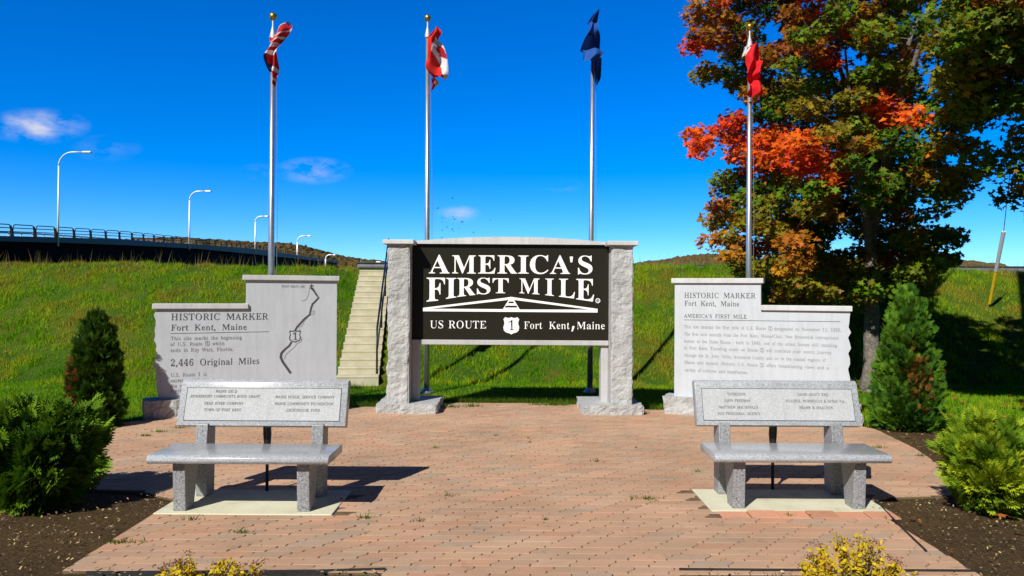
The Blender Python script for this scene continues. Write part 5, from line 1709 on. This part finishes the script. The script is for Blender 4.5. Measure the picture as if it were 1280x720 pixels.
def evergreen(label, loc, R0, H, shape, n, rg_seed, base_col, rust, frond=.10, spread=.9, rustspot=None, plumes=100):
    """a clipped arborvitae: flat sprays of scales all over, thinning to brown wood inside"""
    rg = np.random.default_rng(rg_seed)
    tr = thing("evergreen_shrub", label, "shrub", loc)
    bm = bmesh.new()
    for k in range(5 if shape == "round" else 2):
        a = k * 2.1
        q = R0 * (.55 if shape == "round" else .12)
        tube(bm, [(math.cos(a) * .05, math.sin(a) * .05, -.05), (math.cos(a) * q * .5, math.sin(a) * q * .5, H * .35), (math.cos(a) * q, math.sin(a) * q, H * .75)], [.04, .025, .008], 7)
    build("stem", bm, M["bark"], tr, smooth=True)
    K = plumes
    pz = rg.uniform(.04, 1, K * 3)
    if shape == "round":
        prad = np.sqrt(np.clip(1 - ((pz - .52) / .56) ** 2, .02, 1))
        prad = np.where(pz < .3, prad * (.62 + pz * 1.2), prad)
    else:
        prad = np.interp(pz, [0, .06, .18, .4, .7, .9, 1.0], [.78, .93, 1.0, .92, .72, .45, .20] if H < 1.6 else [.78, .93, 1.0, .88, .60, .30, .08])
    kp = rg.random(len(pz)) < prad * .9 + .12
    pz, prad = pz[kp][:K], prad[kp][:K]
    K = len(pz)
    pa = rg.uniform(0, 2 * math.pi, K)
    reach = rg.uniform(.80, 1.12, K)
    tip = np.stack([R0 * prad * reach * np.cos(pa), R0 * prad * reach * np.sin(pa), pz * H * rg.uniform(.96, 1.05, K) + .03], 1)
    if shape == "round":
        root = tip * np.array([.25, .25, .5]) + np.array([0, 0, .05])
        wid = R0 * .26
    else:
        root = np.stack([tip[:, 0] * .35, tip[:, 1] * .35, np.maximum(.02, tip[:, 2] - H * .13 - .04)], 1)
        wid = R0 * .24
    pk = rg.integers(0, K, n)
    tpos = rg.random(n) ** .55
    stray = rg.random(n) < .03
    tpos = np.where(stray, rg.uniform(1, 1.2, n), tpos)
    pdir = tip - root
    plen = np.linalg.norm(pdir, axis=1, keepdims=True)
    pdir = pdir / plen
    sc_ = rg.normal(0, 1, (n, 3)) * (wid * (1.15 - .85 * np.minimum(tpos, 1.0)))[:, None] * .6
    pos = root[pk] + (tip - root)[pk] * tpos[:, None] + sc_
    pos[:, 2] = np.maximum(pos[:, 2], .02)
    z = np.clip(pos[:, 2] / H, 0, 1)
    lump = (rg.normal(0, .45, K))[pk]
    axis = pdir[pk] * 1.0 + sc_ / (wid * .6) * .55 * spread + rg.normal(0, .25, (n, 3)) + np.array([0, 0, .25])
    axis /= np.linalg.norm(axis, axis=1, keepdims=True)
    side = np.cross(axis, rg.normal(0, 1, (n, 3)))
    side /= np.linalg.norm(side, axis=1, keepdims=True)
    s = frond * rg.uniform(.6, 1.35, n)
    # a spray: seven narrow leaflets fanned about a midrib
    fans = [(0, 0, .0, 1.0, .06), (.12, 0, .60, .58, .055), (.12, 0, -.60, .58, .055), (.30, 0, .62, .52, .055), (.30, 0, -.62, .52, .055), (.48, 0, .58, .44, .05), (.48, 0, -.58, .44, .05), (.66, 0, .5, .34, .05), (.66, 0, -.5, .34, .05)]
    Vs, Cs = [], []
    g = np.clip(.5 + lump * .9 + rg.normal(0, .18, n), 0, 1)[:, None]
    lo, hi = np.array(base_col[0]), np.array(base_col[1])
    col = lo * (1 - g) + hi * g
    col = col * (.8 + .35 * rg.random((n, 1)))
    if rust > 0:
        rn = np.array([mnoise.noise(Vector(p) * 2.6 + Vector((rg_seed * 1.7, 2, 5))) for p in pos])
        m = rn > (.62 - rust)
        if rustspot is not None:
            dx = (pos[:, 0] - rustspot[0]) / rustspot[2]
            dz = (pos[:, 2] - rustspot[1]) / rustspot[3]
            m |= (dx ** 2 + dz ** 2 + rg.normal(0, .35, n) < .8) & (pos[:, 1] < 0) & (rg.random(n) < .6)
        rc = np.array([.26, .105, .022]) * (.5 + .8 * rg.random((n, 1)))
        col = np.where(m[:, None], rc, col)
    for (t0, _, ang, ln, wd) in fans:
        d = axis * math.cos(ang) + side * math.sin(ang)
        o = pos + axis * (s * t0)[:, None]
        w = np.cross(d, np.cross(axis, side))
        w /= np.linalg.norm(w, axis=1, keepdims=True)
        L_ = (s * ln)[:, None]
        W_ = (s * wd)[:, None]
        bend = np.array([0, 0, -.12]) * L_
        Vs.append(np.stack([o - w * W_ * .4, o + d * L_ * .55 - w * W_, o + d * L_ + bend, o + d * L_ * .55 + w * W_, ], 1))
        Cs.append(col)
    mesh_np("foliage", np.concatenate(Vs), 4, M["frond"], np.clip(np.concatenate(Cs), .003, 1), tr)
    return tr


b = G(22, 640)
evergreen("dark green spreading evergreen shrub at the left edge beside the left bench", (b.x, b.y + .25, -.02), .42, .74, "round", 12000, 5, ((.05, .125, .008), (.19, .33, .016)), .07, frond=.13, plumes=75)
b = G(126, 533)
evergreen("dark conical evergreen shrub with rusty flank left of the map marker", (b.x - .10, b.y + .05, -.02), .285, 1.36, "cone", 13000, 9, ((.028, .080, .008), (.085, .17, .014)), .04, frond=.11, rustspot=(-.18, .5, .12, .4), plumes=120)
b = G(1137, 538)
evergreen("tall green conical evergreen shrub with orange patches, between right bench and maple", (b.x + .07, b.y + .2, -.02), .39, 1.84, "cone", 16000, 12, ((.040, .12, .012), (.12, .25, .016)), .02, frond=.10, rustspot=(-.02, .72, .10, .45), plumes=170)
b = G(1262, 652)
evergreen("bright yellow green round evergreen shrub at the right edge on mulch", (b.x + .06, b.y + .3, -.02), .30, .70, "round", 11000, 16, ((.13, .25, .012), (.38, .46, .020)), .02, frond=.10, plumes=95)


# low yellow plants before the paving
def yellow_plant(label, loc, stems, H, W, seed, n_leaf):
    rg = np.random.default_rng(seed)
    tr = thing("yellow_shrub", label, "shrub", loc)
    bm = bmesh.new()
    tips, pos, nr = [], [], []
    for k in range(stems):
        a = rg.uniform(0, 2 * math.pi)
        x, y = rg.uniform(-1, 1) * W, rg.uniform(-.5, .5) * W * .6
        h = H * (1 - .55 * (abs(x) / W) ** 1.5) * rg.uniform(.65, 1.05)
        pts = [Vector((x * .35, y * .35, -.02)), Vector((x * .6, y * .6, h * .4)), Vector((x * .85, y * .9, h * .75)), Vector((x, y, h))]
        tube(bm, pts, [.006, .005, .004, .002], 5)
        tips.append(pts[-1])
        for i in range(n_leaf):
            u = rg.uniform(.12, 1.0)
            f_ = u * 3
            i0 = min(int(f_), 2)
            p = pts[i0].lerp(pts[i0 + 1], f_ - i0)
            pos.append(p + Vector(rg.normal(0, .017, 3)))
    build("stem", bm, M["bark"], tr)
    pos = np.array([p[:] for p in pos])
    n = len(pos)
    nr = rg.normal(0, .6, (n, 3)) + np.array([-.2, -.5, .7])
    nr /= np.linalg.norm(nr, axis=1, keepdims=True)
    u, v = rot_frames(nr, rg.uniform(0, 6.28, n))
    s = rg.uniform(.018, .034, n)
    ov = np.array([(0, -.5), (.26, -.2), (.27, .15), (0, .6), (-.27, .15), (-.26, -.2)])
    V = pos[:, None, :] + (u[:, None, :] * ov[None, :, 0:1] + v[:, None, :] * ov[None, :, 1:2]) * s[:, None, None]
    pal_ = np.array([[.62, .44, .012], [.70, .52, .03], [.52, .36, .01], [.40, .34, .02], [.45, .20, .02]])
    C = pal_[rg.choice(5, n, p=[.38, .3, .18, .1, .04])] * (1 + rg.normal(0, .12, (n, 1)))
    mesh_np("leaves_mass", V, 6, M["leaf"], np.clip(C, .01, 1), tr).name = "foliage"
    # dry brown flower heads
    hp = []
    for t_ in tips:
        if rg.random() < .4:
            for _ in range(26):
                hp.append(np.array(t_) + rg.normal(0, 1, 3) * [.022, .018, .008] + [0, 0, .022])
    if hp:
        hp = np.array(hp)
        n = len(hp)
        nr = rg.normal(0, 1, (n, 3)); nr /= np.linalg.norm(nr, axis=1, keepdims=True)
        u, v = rot_frames(nr, rg.uniform(0, 6.28, n))
        V = hp[:, None, :] + (u[:, None, :] * ov[None, :, 0:1] + v[:, None, :] * ov[None, :, 1:2]) * .012
        C = np.array([.20, .085, .05]) * rg.uniform(.6, 1.4, (n, 1))
        mesh_np("flower_heads", V, 6, M["leaf"], C, tr).name = "flower_head"
    return tr


b = P(1068, 720, 4.52)
yellow_plant("bright yellow leafy shrub at the bottom edge before the right bench", (b.x, 4.52, 0), 38, .33, .30, 3, 40)
b = P(262, 720, 4.48)
yellow_plant("low yellow leafy shrub at the bottom edge before the left bench", (b.x, 4.48, 0), 30, .19, .36, 6, 26)

# ================================================================== GRASS
rg = np.random.default_rng(22)


def blades(name, x, y, h, w, col, lean=.35):
    n = len(x)
    z = gz(x, y)
    a = rg.uniform(0, 2 * math.pi, n)
    dx, dy_ = np.cos(a) * w / 2, np.sin(a) * w / 2
    la = rg.uniform(0, 2 * math.pi, n)
    ll = np.abs(rg.normal(0, lean, n)) * h
    V = np.empty((n, 3, 3))
    V[:, 0] = np.stack([x - dx, y - dy_, z - .01], 1)
    V[:, 1] = np.stack([x + dx, y + dy_, z - .01], 1)
    V[:, 2] = np.stack([x + np.cos(la) * ll, y + np.sin(la) * ll, z + h], 1)
    o = mesh_np(name, V, 3, M["blade"], np.clip(col, .003, 1))
    return kind(o, "stuff")


def pnoise(x, y, s, o):
    return np.array([mnoise.fractal(Vector((a * s + o, b_ * s, o * .3)), 1.0, 2.0, 3) for a, b_ in zip(x, y)])


def stairs_mask(x, y):
    u = (x - STAIR_AT.x) * STAIR_D.x + (y - STAIR_AT.y) * STAIR_D.y
    v = (x - STAIR_AT.x) * STAIR_P.x + (y - STAIR_AT.y) * STAIR_P.y
    return (u > -.06) & (v > -.05) & (v < SWID + .05)


gc = np.array([[.095, .26, .006], [.19, .38, .009], [.31, .41, .014], [.31, .28, .030]])


def grass_col(n_, jit):
    t_ = np.clip((n_ + .55) / 1.1 * 3 + jit, 0, 2.999)
    i = t_.astype(int)
    f_ = (t_ - i)[:, None]
    return gc[i] * (1 - f_) + gc[i + 1] * f_


# the bank: rough, tufted
N = 330000
x = rg.uniform(-15, 15, N)
y = SL0 - .4 + (SL1 - SL0 + 1.2) * rg.random(N)
m = (np.abs(x) < y * .72 + .5) & ~stairs_mask(x, y)
x, y = x[m], y[m]
nz_ = pnoise(x, y, .55, 4.2)
tuft = pnoise(x, y, 2.6, 9.1)
m = rg.random(len(x)) < .55 + tuft * .9
x, y, nz_, tuft = x[m], y[m], nz_[m], tuft[m]
h = np.clip(.07 + .085 * tuft + rg.normal(0, .02, len(x)), .03, .26)
h = h * np.where((y > SL1 - .2) & (rg.random(len(x)) < .03), 1.9, 1)
blades("bank_grass", x, y, h, .016, grass_col(nz_ * 1.25 + tuft * .35, rg.normal(0, .35, len(x))) * (1 + rg.normal(0, .2, (len(x), 1))), .55)
# tall dry stalks along the top of the bank and here and there on it
n = 900
x = rg.uniform(-14, 14, n)
y = np.where(rg.random(n) < .6, rg.normal(SL1 - .1, .15, n), rg.uniform(15.5, SL1, n))
m = ~stairs_mask(x, y)
x, y = x[m], y[m]
blades("dry_grass", x, y, rg.uniform(.18, .48, len(x)), .014, np.array([[.30, .22, .09]]) * rg.uniform(.5, 1.3, (len(x), 1)), .35)
# the lawn at its foot, mown short
N = 300000
x = rg.uniform(-13, 13, N)
y = rg.uniform(6.5, SL0 + .1, N)
m = (np.abs(x) < y * .72 + .6) & ~inpoly(PATIO, x, y) & ~(inpoly(MULCH, x, y)) & ~stairs_mask(x, y)
x, y = x[m], y[m]
nz_ = pnoise(x, y, .8, 1.2)
h = np.clip(.045 + .02 * nz_ + rg.normal(0, .012, len(x)), .015, .10)
blades("lawn_grass", x, y, h, .012, grass_col(nz_ * .7 - .25, rg.normal(0, .3, len(x))) * (1 + rg.normal(0, .2, (len(x), 1))), .5)

# weeds in the joints of the paving
wx, wy, wh = [], [], []
spots = [(807, 624, .07, 60), (300, 666, .05, 40), (152, 678, .07, 60), (455, 648, .03, 25), (520, 652, .02, 14), (60 + 120, 545, .05, 40), (200, 540, .05, 40), (226, 535, .05, 40), (268, 580, .03, 20),
         (1125, 648, .06, 40), (1100, 560, .05, 30), (1060, 530, .05, 30), (870, 590, .02, 12), (545, 560, .02, 12), (620, 545, .02, 12), (745, 577, .02, 12), (680, 650, .02, 12), (560, 620, .02, 14),
         (560, 509, .10, 120), (590, 508, .08, 80), (690, 506, .16, 300), (715, 505, .14, 260), (735, 512, .06, 90), (800, 517, .06, 90), (240, 650, .03, 20), (910, 600, .03, 16), (985, 645, .03, 20), (1150, 570, .04, 24)]
for px, py, s, n in spots:
    g_ = G(px, py, PZ)
    for _ in range(n):
        wx.append(g_.x + rg.normal(0, s))
        wy.append(g_.y + rg.normal(0, s * .35))
        wh.append(rg.uniform(.012, .05 if n < 80 else .08))
for _ in range(900):
    r_ = rg.integers(0, rows)
    wx.append(rg.uniform(-4.5, 4.5))
    wy.append(2.6 + r_ * RW + rg.normal(0, .004))
    wh.append(rg.uniform(.004, .016))
wx, wy, wh = np.array(wx), np.array(wy), np.array(wh)
m = inpoly(PATIO, wx, wy)
wx, wy, wh = wx[m], wy[m], wh[m]
n = len(wx)
a = rg.uniform(0, 6.28, n)
V = np.empty((n, 3, 3))
V[:, 0] = np.stack([wx - .006 * np.cos(a), wy - .006 * np.sin(a), np.full(n, PZ - .012)], 1)
V[:, 1] = np.stack([wx + .006 * np.cos(a), wy + .006 * np.sin(a), np.full(n, PZ - .012)], 1)
V[:, 2] = np.stack([wx + rg.normal(0, .02, n), wy + rg.normal(0, .02, n), PZ + wh], 1)
kind(mesh_np("joint_grass", V, 3, M["blade"], np.array([.085, .16, .012]) * rg.uniform(.6, 1.5, (n, 1))), "stuff")

# taller grass at the foot of things and along the edge of the paving
ex, ey = [], []
def edge(p, q, n, s):
    for _ in range(n):
        u = rg.random()
        ex.append(p[0] + (q[0] - p[0]) * u + rg.normal(0, s))
        ey.append(p[1] + (q[1] - p[1]) * u + abs(rg.normal(0, s)))
edge((-1.06, 12.1), (1.0, 12.07), 2500, .05)
edge((-2.4, 11.6), (-1.1, 12.0), 900, .06)
edge((1.0, 12.0), (2.4, 11.5), 900, .06)
for fp, Y in poles:
    edge((fp.location.x - .12, Y - .1), (fp.location.x + .12, Y - .1), 120, .06)
st0 = STAIR_AT
edge((st0.x + .28, st0.y - .12), (st0.x + .5, st0.y - .12), 260, .05)
edge((4.7, 10.3), (5.4, 10.1), 500, .08)
ex, ey = np.array(ex), np.array(ey)
blades("edge_grass", ex, ey, rg.uniform(.04, .13, len(ex)), .012, np.array([.085, .15, .012]) * rg.uniform(.6, 1.4, (len(ex), 1)), .5)

# bark chips and bits of leaf on the mulch
N = 42000
x = rg.uniform(-9, 9, N)
y = 3.2 + 7.2 * rg.random(N) ** 1.3
m = inpoly(MULCH, x, y) & ~inpoly(PATIO, x, y) & (np.abs(x) < y * .75 + .5)
x, y = x[m], y[m]
n = len(x)
nr = rg.normal(0, .45, (n, 3)) + np.array([0, 0, 1.0])
nr /= np.linalg.norm(nr, axis=1, keepdims=True)
u, v = rot_frames(nr, rg.uniform(0, 6.28, n))
L_ = rg.uniform(.008, .026, n)
W_ = L_ * rg.uniform(.2, .6, n)
q4 = np.array([(-.5, -.5), (.5, -.4), (.55, .45), (-.45, .5)])
pos = np.stack([x, y, rg.uniform(.010, .024, n)], 1)
V = pos[:, None, :] + u[:, None, :] * (q4[None, :, 0:1] * L_[:, None, None]) + v[:, None, :] * (q4[None, :, 1:2] * W_[:, None, None])
pal_ = np.array([[.24, .16, .085], [.13, .09, .05], [.36, .25, .13], [.46, .38, .18], [.28, .30, .07], [.05, .035, .022]])
C = pal_[rg.choice(6, n, p=[.32, .26, .16, .08, .05, .13])] * rg.uniform(.7, 1.3, (n, 1))
kind(mesh_np("bark_mulch", V, 4, M["chips"], C), "stuff")

# fallen leaves
lx_, ly_ = [], []
for px, py in ((735, 516), (737, 517), (660, 548), (662, 553), (795, 560), (1012, 645), (1150, 655), (1190, 690), (1070, 612), (640, 570), (560, 600), (430, 600), (905, 545), (1130, 600)):
    g_ = G(px, py, PZ)
    lx_.append(g_.x); ly_.append(g_.y)
k0 = len(lx_)
for _ in range(170):
    lx_.append(rg.normal(6.4, 2.6)); ly_.append(rg.uniform(10.8, 15.5))
for _ in range(30):
    lx_.append(rg.uniform(-5, 5)); ly_.append(rg.uniform(5, 11.8))
lx_, ly_ = np.array(lx_), np.array(ly_)
n = len(lx_)
inp = inpoly(PATIO, lx_, ly_)
lz = np.where(inp, PZ + .010, gz(lx_, ly_) + .05)
nr = rg.normal(0, .3, (n, 3)) + np.array([0, 0, 1.0]); nr /= np.linalg.norm(nr, axis=1, keepdims=True)
u, v = rot_frames(nr, rg.uniform(0, 6.28, n))
s = rg.uniform(.05, .095, n) * np.where(inp & (np.arange(n) >= k0), .45, 1) * np.where((np.arange(n) >= 2) & (np.arange(n) < k0), .5, 1)
V = np.stack([lx_, ly_, lz], 1)[:, None, :] + (u[:, None, :] * LEAF[None, :, 0:1] + v[:, None, :] * LEAF[None, :, 1:2]) * s[:, None, None]
C = np.array([[.40, .12, .02], [.45, .20, .03], [.30, .08, .02]])[rg.integers(0, 3, n)] * rg.uniform(.6, 1.3, (n, 1))
kind(mesh_np("fallen_leaves", V, 12, M["leaf"], C), "stuff")

# garden edging strips round the planting strips
for nm, lab, pts in (("garden_edging", "black garden edging strip along the left front edge of the paving", [G(108, 716.5), G(300, 715.5), G(400, 714.5), G(482, 712)]),
                     ("garden_edging", "black garden edging strip along the right front edge of the paving", [G(849, 712.5), G(960, 713.5), G(1100, 714), G(1226, 714.5)]),
                     ("garden_edging", "loose black edging strip slanting along the mulch beside the right bench", [G(1094, 626), G(1112, 645), G(1135, 668), G(1158, 690)])):
    bm = bmesh.new()
    prev = None
    o0 = pts[0]
    for i, p in enumerate(pts):
        d = (pts[min(i + 1, len(pts) - 1)] - pts[max(i - 1, 0)]).normalized()
        nrm_ = Vector((-d.y, d.x, 0)) * .006
        q = p - o0
        ring = [bm.verts.new(q + nrm_ + Vector((0, 0, -.03))), bm.verts.new(q + nrm_ + Vector((0, 0, .012))), bm.verts.new(q - nrm_ + Vector((0, 0, .012))), bm.verts.new(q - nrm_ + Vector((0, 0, -.03)))]
        if prev:
            for k in range(4):
                bm.faces.new((prev[k], ring[k], ring[(k + 1) % 4], prev[(k + 1) % 4]))
        else:
            bm.faces.new(ring)
        prev = ring
    bm.faces.new(prev[::-1])
    o = build(nm, bm, M["edging"])
    o.location = (o0.x, o0.y, 0)
    tag(o, lab, "edging")

# birds wheeling far off
bird_me = None
for i, (zx_, zy_) in enumerate(((160, 235), (265, 162), (305, 220), (195, 303), (270, 297), (335, 335), (190, 338), (225, 372), (190, 395), (265, 388), (272, 403), (313, 383), (188, 450), (420, 410), (542, 317), (280, 315))):
    Y = 60 + (i * 7 % 11)
    p = P(520 + zx_ / 5.82, 220 + zy_ / 5.82, Y)
    if bird_me is None:
        bm = bmesh.new()
        tube(bm, [(0, -.13, 0), (0, -.08, .01), (0, .02, .0), (0, .12, 0), (0, .17, 0)], [.008, .025, .03, .012, .02], 6)
        for s in (-1, 1):
            a_ = [bm.verts.new(v_) for v_ in ((0, -.06, .01), (s * .11, -.08, .06), (s * .24, .02, .03), (s * .11, .0, .055), (0, .05, .01))]
            bm.faces.new(a_)
        o = build("bird", bm, M["birds"])
        bird_me = o.data
    else:
        o = bpy.data.objects.new("bird", bird_me)
        COL.objects.link(o)
    o.location = p
    o.rotation_euler = (R((i * 37) % 60 - 30), R((i * 53) % 80 - 40), R(i * 67 % 360))
    s = (.62, .8, .5, .7)[i % 4]
    o.scale = (s, s, s)
    tag(o, "tiny dark bird flying in the sky above the main sign", "bird", "birds wheeling above the sign")
